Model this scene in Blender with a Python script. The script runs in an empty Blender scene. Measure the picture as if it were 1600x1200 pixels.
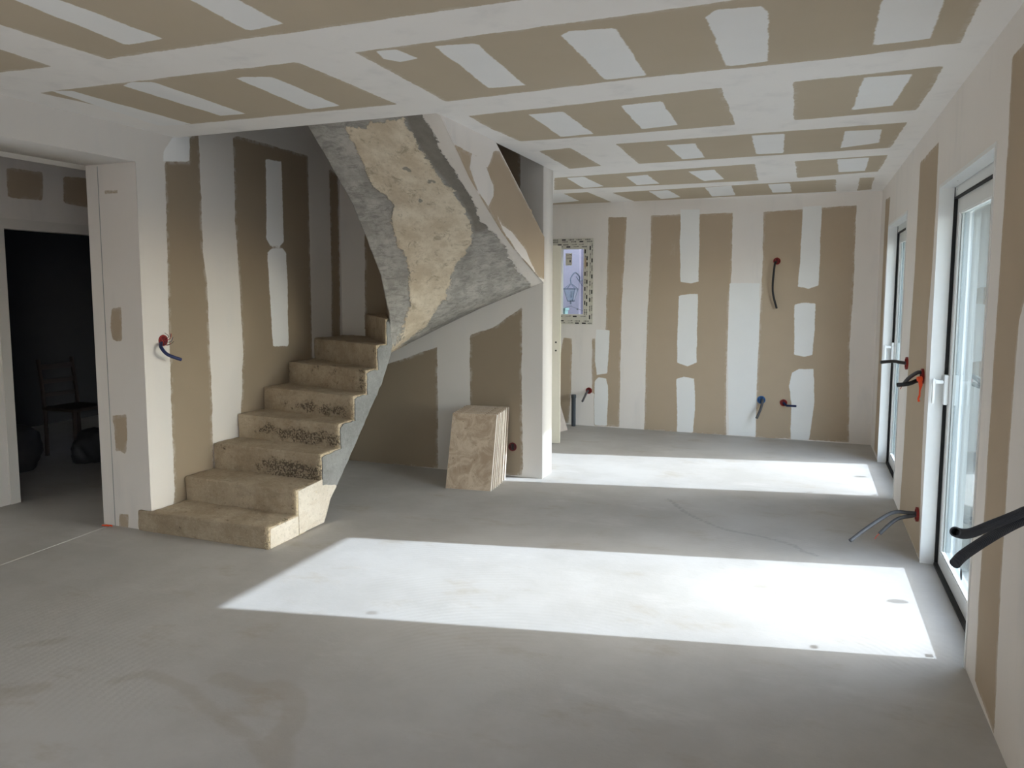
import bpy, bmesh, math, random
import numpy as np
from mathutils import Vector, Matrix, noise as mnoise
random.seed(7)
S = bpy.context.scene
COL = S.collection

# ------------------------------------------------------------------ camera
FPX, PX, PY = 1170.58, 800.0, 563.765          # focal length and principal point, image 1600 x 1200
_y, _p, _r = [math.radians(a) for a in (-21.26, 5.437, 0.04)]
EYE = Vector((0, 0, 1.55))
FWD = Vector((math.sin(_y)*math.cos(_p), math.cos(_y)*math.cos(_p), -math.sin(_p)))
_R0 = Vector((math.cos(_y), -math.sin(_y), 0)); _U0 = _R0.cross(FWD)
RGT = _R0*math.cos(_r) + _U0*math.sin(_r)
UPV = _U0*math.cos(_r) - _R0*math.sin(_r)
cam = bpy.data.cameras.new('camera'); co = bpy.data.objects.new('camera', cam); COL.objects.link(co)
co.matrix_world = Matrix(((RGT.x, UPV.x, -FWD.x, EYE.x), (RGT.y, UPV.y, -FWD.y, EYE.y), (RGT.z, UPV.z, -FWD.z, EYE.z), (0, 0, 0, 1)))
cam.sensor_width = 36; cam.lens = 36*FPX/1600
cam.shift_y = -(600-PY)/1600
cam.clip_start = .02
S.camera = co

# ------------------------------------------------------------------ light
SUN_DIR = Vector((-.977, -.213, -.5486)).normalized()
w = bpy.data.worlds.new('sky'); S.world = w; w.use_nodes = True
nt = w.node_tree; bg = nt.nodes['Background']
sky = nt.nodes.new('ShaderNodeTexSky'); sky.sky_type = 'NISHITA'; sky.sun_disc = False
sky.sun_elevation = math.asin(-SUN_DIR.z); sky.sun_rotation = math.atan2(-SUN_DIR.x, -SUN_DIR.y)
hs = nt.nodes.new('ShaderNodeHueSaturation'); hs.inputs['Saturation'].default_value = .55
nt.links.new(sky.outputs[0], hs.inputs['Color']); nt.links.new(hs.outputs[0], bg.inputs[0])
bg.inputs[1].default_value = 1.22
sl = bpy.data.lights.new('sun', 'SUN'); sl.energy = 6.9; sl.angle = math.radians(.53); sl.color = (.86, .94, 1.10)
so = bpy.data.objects.new('sun', sl); COL.objects.link(so)
so.rotation_euler = SUN_DIR.to_track_quat('-Z', 'Y').to_euler(); so.location = (6, 4, 5)
vs = S.view_settings; vs.view_transform = 'Standard'; vs.look = 'None'; vs.gamma = 1; vs.use_curve_mapping = False
vs.exposure = 0.30
S.cycles.use_denoising = True
S.cycles.max_bounces = 10; S.cycles.diffuse_bounces = 8; S.cycles.glossy_bounces = 4; S.cycles.transparent_max_bounces = 12
S.cycles.sample_clamp_indirect = 8

# ------------------------------------------------------------------ pixel -> plane helpers
def ray(px, py):
    return RGT*((px-PX)/FPX) - UPV*((py-PY)/FPX) + FWD
def at(ax, val, px, py):
    d = ray(px, py); i = 'xyz'.index(ax)
    return EYE + d*((val-EYE[i])/d[i])
def plane_at(O, N, px, py):
    d = ray(px, py); return EYE + d*((O-EYE).dot(N)/d.dot(N))

# ------------------------------------------------------------------ materials
class NT:
    def __init__(s, name):
        m = bpy.data.materials.new(name); m.use_nodes = True; s.m = m; s.t = m.node_tree
        s.b = s.t.nodes['Principled BSDF']; s.out = s.t.nodes['Material Output']
        s.tc = s.t.nodes.new('ShaderNodeNewGeometry').outputs['Position']
    def n(s, kind, **k):
        o = s.t.nodes.new('ShaderNode'+kind)
        for a, v in k.items():
            if a.startswith('i_'): o.inputs[a[2:].replace('_', ' ')].default_value = v
            else: setattr(o, a, v)
        return o
    def link(s, a, b): s.t.links.new(a, b)
    def coord(s, obj=False, scale=(1, 1, 1)):
        src = s.n('TexCoord').outputs['Object'] if obj else s.tc
        mp = s.n('Mapping'); mp.inputs['Scale'].default_value = scale; s.link(src, mp.inputs[0]); return mp.outputs[0]
    def noise(s, scale, detail=3, rough=.5, co=None, dist=0):
        o = s.n('TexNoise'); o.inputs['Scale'].default_value = scale; o.inputs['Detail'].default_value = detail
        o.inputs['Roughness'].default_value = rough; o.inputs['Distortion'].default_value = dist
        s.link(co or s.tc, o.inputs['Vector']); return o.outputs[0]
    def math(s, op, a, b=None, c=None, clamp=False):
        o = s.n('Math', operation=op, use_clamp=clamp)
        for i, v in enumerate((a, b, c)):
            if v is None: continue
            if isinstance(v, (int, float)): o.inputs[i].default_value = v
            else: s.link(v, o.inputs[i])
        return o.outputs[0]
    def step(s, v, lo, hi):
        o = s.n('MapRange', interpolation_type='SMOOTHSTEP'); s.link(v, o.inputs[0])
        o.inputs[1].default_value = lo; o.inputs[2].default_value = hi; return o.outputs[0]
    def mix(s, f, a, b):
        o = s.n('Mix', data_type='RGBA')
        if isinstance(f, (int, float)): o.inputs[0].default_value = f
        else: s.link(f, o.inputs[0])
        for i, v in ((6, a), (7, b)):
            if isinstance(v, tuple): o.inputs[i].default_value = (*v, 1)
            else: s.link(v, o.inputs[i])
        return o.outputs[2]
    def cn(s, scale, detail=3, rough=.5, co=None, dist=0, lo=.34, hi=.66):
        return s.step(s.noise(scale, detail, rough, co, dist), lo, hi)
    def attr(s, name):
        return s.n('Attribute', attribute_name=name).outputs['Fac']
    def bump(s, h, strength, dist=.01):
        o = s.n('Bump'); o.inputs['Strength'].default_value = strength; o.inputs['Distance'].default_value = dist
        s.link(h, o.inputs['Height']); s.link(o.outputs[0], s.b.inputs['Normal'])
    def fin(s, col=None, rough=.85, spec=.3):
        if col is not None:
            if isinstance(col, tuple): s.b.inputs['Base Color'].default_value = (*col, 1)
            else: s.link(col, s.b.inputs['Base Color'])
        s.b.inputs['Roughness'].default_value = rough; s.b.inputs['Specular IOR Level'].default_value = spec
        return s.m

def flat(name, col, rough=.6, metal=0, spec=.4, nz=.06, sc=25):
    k = NT(name); k.b.inputs['Metallic'].default_value = metal
    v = k.noise(sc, 3)
    d = tuple(max(0, c*(1-nz)) for c in col); l = tuple(min(1, c*(1+nz)) for c in col)
    return k.fin(k.mix(v, d, l), rough, spec)

BOARD_D, BOARD_L = (.44, .355, .262), (.49, .40, .30)
PLA_D, PLA_L = (.80, .755, .718), (.85, .822, .795)
FRE_D, FRE_L = (.83, .84, .84), (.87, .88, .88)
def wall_mat(name, board=(BOARD_D, BOARD_L), pla=(PLA_D, PLA_L), amp=.02):
    k = NT(name)
    wob = k.math('MULTIPLY', k.math('SUBTRACT', k.noise(7, 2), .5), amp)
    fine = k.math('MULTIPLY', k.math('SUBTRACT', k.noise(45, 3, .7), .5), amp*.65)
    wb = k.math('ADD', wob, fine)
    bd = k.math('ADD', k.attr('bd'), wb)
    fr = k.math('ADD', k.attr('fr'), wb)
    big = k.noise(1.3, 3, .6)
    cb = k.mix(k.noise(2.2, 4, .6), *board)
    # faint paper marks on the boards
    mk = k.step(k.noise(3.1, 6, .75, k.coord(scale=(1, 1, .35))), .66, .74)
    cb = k.mix(k.math('MULTIPLY', mk, .16), cb, (.62, .58, .52))
    cp = k.mix(big, *pla)
    cp = k.mix(k.math('MULTIPLY', k.step(k.noise(5, 4, .6, k.coord(scale=(1, 1, .25))), .5, .8), .35), cp, (.60, .60, .60))
    cf = k.mix(k.noise(6, 4), FRE_D, FRE_L)
    m1 = k.step(bd, -.003, .003); m2 = k.step(fr, -.004, .004)
    # thin smear of filler bleeding over the paper near every joint
    sm = k.math('MULTIPLY', k.math('MULTIPLY', k.step(bd, .03, 0), k.step(k.noise(13, 3, .7), .42, .62)), .45)
    cb = k.mix(sm, cb, (.66, .63, .59))
    c = k.mix(m2, k.mix(m1, cp, cb), cf)
    h = k.math('ADD', k.math('MULTIPLY', k.math('SUBTRACT', 1, m1), .5), k.math('MULTIPLY', m2, .5))
    h = k.math('ADD', h, k.math('MULTIPLY', k.noise(60, 3), .12))
    k.bump(h, .35, .002)
    return k.fin(c, .9, .2)
M_WALL = wall_mat('plasterboard_wall')
M_CEIL = wall_mat('plasterboard_ceiling', board=((.47, .405, .305), (.53, .46, .355)), pla=((.84, .825, .80), (.88, .87, .855)), amp=.022)
M_DARKB = wall_mat('plasterboard_stair_shaded', board=((.285, .228, .165), (.32, .26, .19)), pla=((.66, .63, .59), (.71, .685, .655)))  # darker copy of the plasterboard, stair-side shade put into the colour
M_PLAS = flat('filler_white', (.75, .725, .69), .9, spec=.2, sc=3)
M_MASON = flat('outer_render', (.17, .17, .165), .95, spec=.2)
M_PVC = flat('white_pvc', (.80, .82, .82), .35, spec=.5, nz=.02)
M_PVCO = flat('outer_frame_dimmed', (.30, .34, .37), .5)  # white PVC greyed in colour to dim its bright outer side
M_BLACK = flat('black_gasket', (.012, .012, .013), .7)
M_ALU = flat('spacer_grey', (.30, .33, .33), .4, .3)
M_RED = flat('red_box_plastic', (.27, .02, .016), .5, nz=.25)
M_REDD = flat('red_box_shaded', (.13, .012, .014), .7, nz=.4)  # darker copy of the red, box shade put into the colour
M_BLUE = flat('blue_box_plastic', (.04, .14, .34), .5, nz=.2)
M_BLUED = flat('blue_box_shaded', (.02, .06, .15), .7, nz=.3)  # darker copy of the blue for the shaded cavity
M_CBLUE = flat('blue_conduit', (.012, .022, .09), .5)
M_CGREY = flat('grey_conduit', (.075, .077, .085), .5)
M_CDARK = flat('charcoal_conduit', (.028, .034, .045), .45)
M_CBLK = flat('black_conduit', (.012, .012, .013), .5)
M_ORANGE = flat('orange_tape', (.85, .09, .02), .6)
M_WIRE = flat('copper_red_wire', (.5, .05, .03), .5)
M_CREAM = flat('cream_door', (.66, .63, .53), .5, nz=.03)
M_PIPE = flat('slate_pvc_pipe', (.045, .055, .07), .45)
M_SCREW = flat('dark_hole', (.03, .03, .03), .8)
M_PENCIL = flat('pencil_line', (.20, .17, .13), .9)
M_DWOOD = flat('dark_chair_wood', (.05, .035, .03), .6)
M_SACK = flat('dark_sack_plastic', (.035, .035, .04), .6)
M_LAV = flat('lavender_outside_wall', (.33, .31, .385), .9)
M_IRON = flat('grey_lantern_metal', (.10, .12, .16), .5, .5)
M_STICK = flat('sticker_grey', (.10, .11, .12), .7)
M_GREEN = flat('green_plastic', (.10, .17, .16), .7)

def glass_mat():
    k = NT('window_glass'); t = k.t
    t.nodes.remove(k.b)
    tr = k.n('BsdfTransparent'); tr.inputs[0].default_value = (.96, .985, .98, 1)
    gl = k.n('BsdfGlossy'); gl.inputs['Roughness'].default_value = 0.0
    gl.inputs['Color'].default_value = (.95, 1, 1, 1)
    fr = k.n('Fresnel')   # same air-to-glass Fresnel on both faces of the thin pane
    k.link(k.math('MULTIPLY_ADD', k.n('NewGeometry').outputs['Backfacing'], 1/1.45-1.45, 1.45), fr.inputs[0])
    mx = k.n('MixShader'); k.link(fr.outputs[0], mx.inputs[0]); k.link(tr.outputs[0], mx.inputs[1]); k.link(gl.outputs[0], mx.inputs[2])
    k.link(mx.outputs[0], k.out.inputs[0]); return k.m
M_GLASS = glass_mat()
def lantern_glass():
    k = NT('lantern_glass'); k.b.inputs['Transmission Weight'].default_value = .7
    return k.fin((.55, .62, .72), .25, .5)
M_LGLASS = lantern_glass()

def floor_mat():
    k = NT('screed_floor')
    base = k.mix(k.cn(.9, 6, .65), (.40, .385, .362), (.48, .468, .448))
    br = k.step(k.noise(2.3, 5, .65, k.coord(scale=(1, 1.7, 1))), .55, .75)
    c = k.mix(k.math('MULTIPLY', br, .5), base, (.34, .285, .215))
    lt = k.step(k.noise(1.7, 6, .7, k.coord(scale=(.6, 1.5, 1))), .56, .72)
    c = k.mix(k.math('MULTIPLY', lt, .35), c, (.58, .565, .54))
    # trowel sweeps
    wv = k.n('TexWave', wave_type='RINGS', rings_direction='Z'); wv.inputs['Scale'].default_value = 9; wv.inputs['Distortion'].default_value = 3
    wv.inputs['Detail'].default_value = 2; wv.inputs['Detail Scale'].default_value = .6
    mp = k.n('Mapping'); mp.inputs['Location'].default_value = (.9, -2.2, 0); k.link(k.tc, mp.inputs[0]); k.link(mp.outputs[0], wv.inputs[0])
    tw = k.math('MULTIPLY', wv.outputs[1], k.step(k.noise(.8, 2), .5, .62))
    c = k.mix(k.math('MULTIPLY', tw, .10), c, (.30, .27, .22))
    # swirl stain and damp crack traced on the floor
    s1 = k.step(k.math('ADD', k.attr('bd'), k.math('MULTIPLY', k.math('SUBTRACT', k.noise(9, 3), .5), .05)), -.012, .02)
    c = k.mix(k.math('MULTIPLY', s1, .28), c, (.31, .26, .195))
    s2 = k.step(k.math('ADD', k.attr('fr'), k.math('MULTIPLY', k.math('SUBTRACT', k.noise(25, 3), .5), .03)), -.006, .008)
    c = k.mix(k.math('MULTIPLY', s2, .42), c, (.25, .235, .225))
    sp = k.step(k.noise(11, 5, .8), .735, .76)
    c = k.mix(k.math('MULTIPLY', sp, .5), c, (.17, .13, .10))
    k.bump(k.math('ADD', k.noise(35, 5, .7), k.math('MULTIPLY', tw, .3)), .25, .004)
    return k.fin(c, .62, .35)
M_FLOOR = floor_mat()

def concrete(name, a, b, pits=0, bump=.5, stain=(.2, .17, .13), obj=False, scale=1):
    k = NT(name)
    c = k.mix(k.cn(3.5*scale, 6, .7), a, b)
    c = k.mix(k.math('MULTIPLY', k.cn(70*scale, 3, .7, lo=.5, hi=.7), .35), c, tuple(x*1.28 for x in b))
    c = k.mix(k.math('MULTIPLY', k.step(k.noise(6*scale, 5, .7, k.coord(scale=(1, 1, 2.5))), .52, .78), .5), c, stain)
    c = k.mix(k.math('MULTIPLY', k.step(k.noise(38*scale, 4, .8), .54, .68), .55), c, tuple(x*.65 for x in a))
    h = k.noise(30*scale, 6, .75)
    if pits:
        vo = k.n('TexVoronoi'); vo.inputs['Scale'].default_value = 75; k.link(k.tc, vo.inputs[0])
        pm = k.math('MULTIPLY', k.step(k.attr('pit'), .35, .6), k.step(vo.outputs[0], .48, .25))
        pm2 = k.math('SUBTRACT', 1, k.step(vo.outputs[0], .3, .62))
        hole = k.math('MULTIPLY', k.step(k.math('ADD', k.attr('pit'), k.math('MULTIPLY', k.math('SUBTRACT', k.noise(10, 4, .75), .5), 3.2)), .35, .8), k.step(vo.outputs[0], .32, .62))
        c = k.mix(k.math('MULTIPLY', hole, .8), c, (.09, .07, .05))
        h = k.math('SUBTRACT', h, k.math('MULTIPLY', hole, 1.5))
        sx = k.n('SeparateXYZ'); k.link(k.tc, sx.inputs[0])
        em = k.math('MULTIPLY', k.step(k.math('ADD', sx.outputs[0], k.math('MULTIPLY', k.math('SUBTRACT', k.noise(30, 3, .7), .5), .09)), -2.972, -2.948), k.step(k.noise(60, 3, .7), .40, .58))
        c = k.mix(k.math('MULTIPLY', em, .7), c, (.66, .55, .38))
    k.bump(h, bump, .008)
    return k.fin(c, .93, .15)
M_STEP = concrete('raw_beige_concrete', (.36, .29, .205), (.47, .395, .295), pits=1, bump=.7)
M_BLOCK = concrete('pale_lime_block', (.60, .545, .46), (.70, .655, .58), bump=.4, stain=(.5, .42, .33))
M_GREY = concrete('grey_cement_skim', (.22, .222, .218), (.30, .305, .30), bump=.35, stain=(.19, .188, .18))
def soffit_mat():
    k = NT('stair_soffit_concrete')
    n1 = k.math('MULTIPLY', k.math('SUBTRACT', k.noise(9, 4, .7), .5), .09)
    n2 = k.math('MULTIPLY', k.math('SUBTRACT', k.noise(42, 4, .85), .5), .065)
    rag = k.math('ADD', n1, n2)
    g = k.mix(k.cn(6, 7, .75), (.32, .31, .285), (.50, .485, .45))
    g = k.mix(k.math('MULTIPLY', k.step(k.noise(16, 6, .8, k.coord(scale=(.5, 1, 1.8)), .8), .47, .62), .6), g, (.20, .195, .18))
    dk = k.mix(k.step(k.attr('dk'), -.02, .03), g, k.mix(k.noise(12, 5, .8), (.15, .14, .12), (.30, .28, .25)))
    b = k.mix(k.cn(5, 7, .72), (.58, .495, .37), (.76, .69, .56))
    b = k.mix(k.math('MULTIPLY', k.step(k.noise(11, 6, .8, None, .6), .53, .66), .7), b, (.34, .285, .20))
    holes = k.math('MULTIPLY', k.step(k.noise(6.3, 3, .5), .68, .70), .8)
    b = k.mix(k.math('MULTIPLY', k.step(k.noise(48, 5, .8), .55, .68), .45), b, (.38, .32, .24))
    b = k.mix(holes, b, (.26, .25, .22))
    wt = k.mix(k.noise(7, 4), (.66, .62, .57), (.73, .70, .66))
    wt = k.mix(k.math('MULTIPLY', k.step(k.noise(22, 6, .85), .63, .70), .7), wt, (.30, .27, .23))
    mb = k.step(k.math('ADD', k.attr('bd'), rag), -.004, .004)
    mw = k.step(k.math('ADD', k.attr('fr'), rag), -.004, .004)
    c = k.mix(mw, k.mix(mb, dk, b), wt)
    h = k.math('ADD', k.math('MULTIPLY', mb, 1.2), k.math('MULTIPLY', mw, .8))
    h = k.math('ADD', h, k.math('MULTIPLY', k.noise(25, 6, .75), .9))
    k.bump(h, .7, .007)
    return k.fin(c, .95, .12)
M_SOFF = soffit_mat()
def trav():
    k = NT('travertine')
    c = k.mix(k.cn(8, 7, .7, k.coord(True), 1.2, .36, .64), (.38, .285, .20), (.56, .46, .35))
    v = k.math('ABSOLUTE', k.math('SUBTRACT', k.noise(3.2, 5, .6, k.coord(True), .8), .5))
    c = k.mix(k.math('MULTIPLY', k.math('MULTIPLY', k.step(v, .012, 0), k.step(k.noise(4, 2, .5, k.coord(True)), .45, .6)), .45), c, (.62, .53, .42))
    p = k.step(k.noise(38, 3, .6, k.coord(True, (1, 1, 1.4))), .66, .69)
    c = k.mix(k.math('MULTIPLY', p, .8), c, (.14, .10, .07))
    k.bump(k.math('SUBTRACT', k.noise(60, 3), p), .3, .002)
    return k.fin(c, .6, .35)
M_TRAV = trav()
def trav_edge():
    k = NT('travertine_sawn_edge')
    c = k.mix(k.noise(9, 5, .7, k.coord(True, (4, 4, 1))), (.38, .29, .22), (.66, .60, .53))
    ri = k.n('ObjectInfo').outputs['Random']
    c = k.mix(k.math('MULTIPLY', ri, .75), c, (.72, .69, .64))
    return k.fin(c, .75, .3)
M_TRAVE = trav_edge()
def film():
    # printed protective film on the window frame: rows of small dark marks
    k = NT('printed_frame_film')
    return k.fin(k.mix(k.noise(20, 3), (.62, .60, .53), (.70, .68, .61)), .5)
M_FILM = film()

# ------------------------------------------------------------------ object helpers
def tag(o, label=None, cat=None, group=None, kind=None):
    if label: o['label'] = label
    if cat: o['category'] = cat
    if group: o['group'] = group
    if kind: o['kind'] = kind
    return o
def empty(name, loc=(0, 0, 0), label=None, cat=None, group=None, kind=None):
    o = bpy.data.objects.new(name, None); COL.objects.link(o); o.location = loc; o.empty_display_size = .1
    return tag(o, label, cat, group, kind)
def mesh_obj(name, bm, mats, parent=None, smooth=False, **t):
    me = bpy.data.meshes.new(name); bm.normal_update(); bm.to_mesh(me); bm.free()
    for m in (mats if isinstance(mats, (list, tuple)) else [mats]): me.materials.append(m)
    if smooth:
        for p in me.polygons: p.use_smooth = True
    o = bpy.data.objects.new(name, me); COL.objects.link(o)
    if parent is not None:
        o.parent = parent
        me.transform(Matrix.Translation(-world_loc(parent)))
    return tag(o, **t)
def world_loc(o):
    v = Vector((0, 0, 0))
    while o is not None: v += o.location; o = o.parent
    return v
def box(bm, a, b, mi=0):
    x0, y0, z0 = [min(p, q) for p, q in zip(a, b)]; x1, y1, z1 = [max(p, q) for p, q in zip(a, b)]
    v = [bm.verts.new(p) for p in ((x0, y0, z0), (x1, y0, z0), (x1, y1, z0), (x0, y1, z0), (x0, y0, z1), (x1, y0, z1), (x1, y1, z1), (x0, y1, z1))]
    for f in ((0, 3, 2, 1), (4, 5, 6, 7), (0, 1, 5, 4), (1, 2, 6, 5), (2, 3, 7, 6), (3, 0, 4, 7)):
        bm.faces.new([v[i] for i in f]).material_index = mi
def prism(bm, pts, d, mi=0):
    """closed polygon (list of Vectors) pushed along d"""
    a = [bm.verts.new(p) for p in pts]; b = [bm.verts.new(Vector(p)+d) for p in pts]; n = len(pts)
    bm.faces.new(a).material_index = mi; bm.faces.new(b[::-1]).material_index = mi
    for i in range(n):
        bm.faces.new((a[i], b[i], b[(i+1) % n], a[(i+1) % n])).material_index = mi
    bmesh.ops.recalc_face_normals(bm, faces=bm.faces[:])
def tube(bm, pts, r, seg=12, mi=0, cap=True, corr=0, hollow=False):
    pts = [Vector(p) for p in pts]
    # smooth the path
    path = []
    n = len(pts)
    steps = 10
    for i in range(n-1):
        p0 = pts[max(i-1, 0)]; p1 = pts[i]; p2 = pts[i+1]; p3 = pts[min(i+2, n-1)]
        for s in range(steps):
            t = s/steps
            path.append(.5*((2*p1)+(p2-p0)*t+(2*p0-5*p1+4*p2-p3)*t*t+(3*p1-p0-3*p2+p3)*t**3))
    path.append(pts[-1])
    if corr:  # resample for ribs
        L = [0]
        for a, b in zip(path, path[1:]): L.append(L[-1]+(b-a).length)
        m = int(L[-1]/corr*2); out = []; j = 0
        for q in range(m+1):
            d = L[-1]*q/m
            while j < len(L)-2 and L[j+1] < d: j += 1
            out.append(path[j].lerp(path[j+1], (d-L[j])/max(1e-9, L[j+1]-L[j])))
        path = out
    rings = []
    prev = None
    for i, p in enumerate(path):
        tgt = (path[min(i+1, len(path)-1)]-path[max(i-1, 0)]).normalized()
        if prev is None:
            a = tgt.orthogonal().normalized()
        else:
            a = (prev - tgt*prev.dot(tgt)).normalized()
        prev = a; b = tgt.cross(a)
        rr = r*(.90 if (corr and i % 2) else 1)
        rings.append([bm.verts.new(p+(a*math.cos(2*math.pi*k/seg)+b*math.sin(2*math.pi*k/seg))*rr) for k in range(seg)])
    for A, B in zip(rings, rings[1:]):
        for k in range(seg):
            bm.faces.new((A[k], A[(k+1) % seg], B[(k+1) % seg], B[k])).material_index = mi
    if hollow:
        tgt = (path[-1]-path[-2]).normalized()
        inner = [bm.verts.new(path[-1]+(v.co-path[-1])*.72) for v in rings[-1]]
        deep = [bm.verts.new(path[-1]-tgt*r*3+(v.co-path[-1])*.7) for v in rings[-1]]
        for k in range(seg):
            bm.faces.new((rings[-1][k], rings[-1][(k+1) % seg], inner[(k+1) % seg], inner[k])).material_index = mi
            bm.faces.new((inner[k], inner[(k+1) % seg], deep[(k+1) % seg], deep[k])).material_index = mi
        bm.faces.new(deep).material_index = mi
    elif cap: bm.faces.new(rings[-1]).material_index = mi
    if cap: bm.faces.new(rings[0][::-1]).material_index = mi
def disc_ring(bm, c, n, r0, r1, depth, seg=24, mi=0):
    """flange ring standing proud of a wall"""
    n = Vector(n).normalized(); a = n.orthogonal().normalized(); b = n.cross(a); c = Vector(c)
    R = lambda r, h: [bm.verts.new(c+(a*math.cos(2*math.pi*k/seg)+b*math.sin(2*math.pi*k/seg))*r+n*h) for k in range(seg)]
    P = [R(r1, 0), R(r1, depth), R(r0, depth), R(r0, .0006)]
    for A, B in zip(P, P[1:]):
        for k in range(seg): bm.faces.new((A[k], A[(k+1) % seg], B[(k+1) % seg], B[k])).material_index = mi
    return P
def disc(bm, c, n, r, h=0, seg=24, mi=0):
    n = Vector(n).normalized(); a = n.orthogonal().normalized(); b = n.cross(a); c = Vector(c)+n*h
    bm.faces.new([bm.verts.new(c+(a*math.cos(2*math.pi*k/seg)+b*math.sin(2*math.pi*k/seg))*r) for k in range(seg)]).material_index = mi

# signed distance (positive inside) to a polygon, numpy
def sdf(P, poly):
    poly = np.asarray(poly, float); x, y = P[:, 0], P[:, 1]
    d = np.full(len(P), 1e9); inside = np.zeros(len(P), bool); n = len(poly)
    for i in range(n):
        a = poly[i]; b = poly[(i+1) % n]; e = b-a
        t = np.clip(((x-a[0])*e[0]+(y-a[1])*e[1])/max(1e-12, e@e), 0, 1)
        d = np.minimum(d, np.hypot(x-a[0]-t*e[0], y-a[1]-t*e[1]))
        c = ((a[1] > y) != (b[1] > y))
        with np.errstate(divide='ignore', invalid='ignore'):
            xi = (b[0]-a[0])*(y-a[1])/(b[1]-a[1]+1e-15)+a[0]
        inside ^= c & (x < xi)
    return np.where(inside, d, -d)
def sdline(P, pts, wdt):
    pts = np.asarray(pts, float); x, y = P[:, 0], P[:, 1]; d = np.full(len(P), 1e9)
    for a, b in zip(pts, pts[1:]):
        e = b-a; t = np.clip(((x-a[0])*e[0]+(y-a[1])*e[1])/max(1e-12, e@e), 0, 1)
        d = np.minimum(d, np.hypot(x-a[0]-t*e[0], y-a[1]-t*e[1]))
    return wdt-d

def panel(name, O, U, V, ur, vr, mat, th=.1, res=.02, holes=(), boards=(), fresh=(), lines_bd=(), lines_fr=(), back=None, extra=None, reveal=None):
    """A wall, floor or ceiling: finely meshed face with traced zones, and its real thickness behind."""
    O, U, V = Vector(O), Vector(U), Vector(V); N = U.cross(V).normalized()
    def cuts(lo, hi, hs):
        c = sorted({lo, hi, *[h for h in hs if lo < h < hi]}); return c
    cu = cuts(*ur, [h[i] for h in holes for i in (0, 1)]); cv = cuts(*vr, [h[i] for h in holes for i in (2, 3)])
    def fine(c):
        out = [c[0]]
        for a, b in zip(c, c[1:]):
            n = max(1, int(math.ceil((b-a)/res))); out += [a+(b-a)*i/n for i in range(1, n+1)]
        return np.array(out)
    gu, gv = fine(cu), fine(cv)
    nu, nv = len(gu), len(gv)
    UU, VV = np.meshgrid(gu, gv, indexing='ij'); P = np.stack([UU.ravel(), VV.ravel()], 1)
    co3 = np.array(O)[None]+P[:, :1]*np.array(U)[None]+P[:, 1:]*np.array(V)[None]
    mu = (gu[1:]+gu[:-1])/2; mv = (gv[1:]+gv[:-1])/2
    keep = np.ones((nu-1, nv-1), bool)
    for h in holes: keep[np.ix_((mu > h[0]) & (mu < h[1]), (mv > h[2]) & (mv < h[3]))] = False
    I, J = np.nonzero(keep); q = I*nv+J
    faces = np.stack([q, q+nv, q+nv+1, q+1], 1)
    def uv(pl): 
        out = []
        for p in pl:
            X = plane_at(O, N, *p)-O; out.append((X.dot(U), X.dot(V)))
        return out
    bd = np.full(len(P), -1.0); fr = np.full(len(P), -1.0)
    for pl in boards: bd = np.maximum(bd, sdf(P, uv(pl)))
    for pl in fresh: fr = np.maximum(fr, sdf(P, uv(pl)))
    for pl, wd in lines_bd: bd = np.maximum(bd, sdline(P, uv(pl), wd))
    for pl, wd in lines_fr: fr = np.maximum(fr, sdline(P, uv(pl), wd))
    # backing solids
    bm = bmesh.new()
    for i in range(len(cu)-1):
        for j in range(len(cv)-1):
            a, b = (cu[i]+cu[i+1])/2, (cv[j]+cv[j+1])/2
            if any(h[0] < a < h[1] and h[2] < b < h[3] for h in holes): continue
            c = [O+U*x+V*y for x, y in ((cu[i], cv[j]), (cu[i+1], cv[j]), (cu[i+1], cv[j+1]), (cu[i], cv[j+1]))]
            prism(bm, [p-N*.0008 for p in c], -N*th, 1)
    if extra: extra(bm)
    me = bpy.data.meshes.new(name); bm.verts.ensure_lookup_table()
    bv = [tuple(v.co) for v in bm.verts]; bf = [[v.index for v in f.verts] for f in bm.faces]
    bmi = [f.material_index for f in bm.faces]; bm.free()
    n0 = len(co3)
    verts = np.vstack([co3, np.array(bv)]) if bv else co3
    nf = len(faces)
    loops = np.concatenate([faces.ravel(), np.array([v+n0 for f in bf for v in f], int)])
    sizes = np.concatenate([np.full(nf, 4), np.array([len(f) for f in bf], int)])
    me.vertices.add(len(verts)); me.vertices.foreach_set('co', verts.astype(np.float32).ravel())
    me.loops.add(len(loops)); me.loops.foreach_set('vertex_index', loops.astype(np.int32))
    me.polygons.add(len(sizes))
    me.polygons.foreach_set('loop_start', np.concatenate([[0], np.cumsum(sizes)[:-1]]).astype(np.int32))
    me.polygons.foreach_set('loop_total', sizes.astype(np.int32))
    me.polygons.foreach_set('material_index', np.concatenate([np.zeros(nf, np.int32), np.array(bmi, np.int32)]))
    for an, arr in (('bd', bd), ('fr', fr)):
        at_ = me.attributes.new(an, 'FLOAT', 'POINT'); at_.data.foreach_set('value', np.concatenate([arr, np.full(len(verts)-n0, -1.0)]).astype(np.float32))
    me.update(calc_edges=True); me.validate()
    for m in (mat, reveal or M_PLAS, M_PENCIL): me.materials.append(m)
    o = bpy.data.objects.new(name, me); COL.objects.link(o); o['kind'] = 'structure'
    return o

def sc(pts, k, ox, oy): return [(ox+x*k, oy+y*k) for x, y in pts]

# ------------------------------------------------------------------ the room shell
XR, XL, XS, YB, YJ, YU = .669, -3.86, -1.96, 8.2, 3.54, 5.72
CZ0, CK = 2.556, .006                  # ceiling drops a few millimetres towards the back
def cz(y): return CZ0-CK*y

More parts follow.
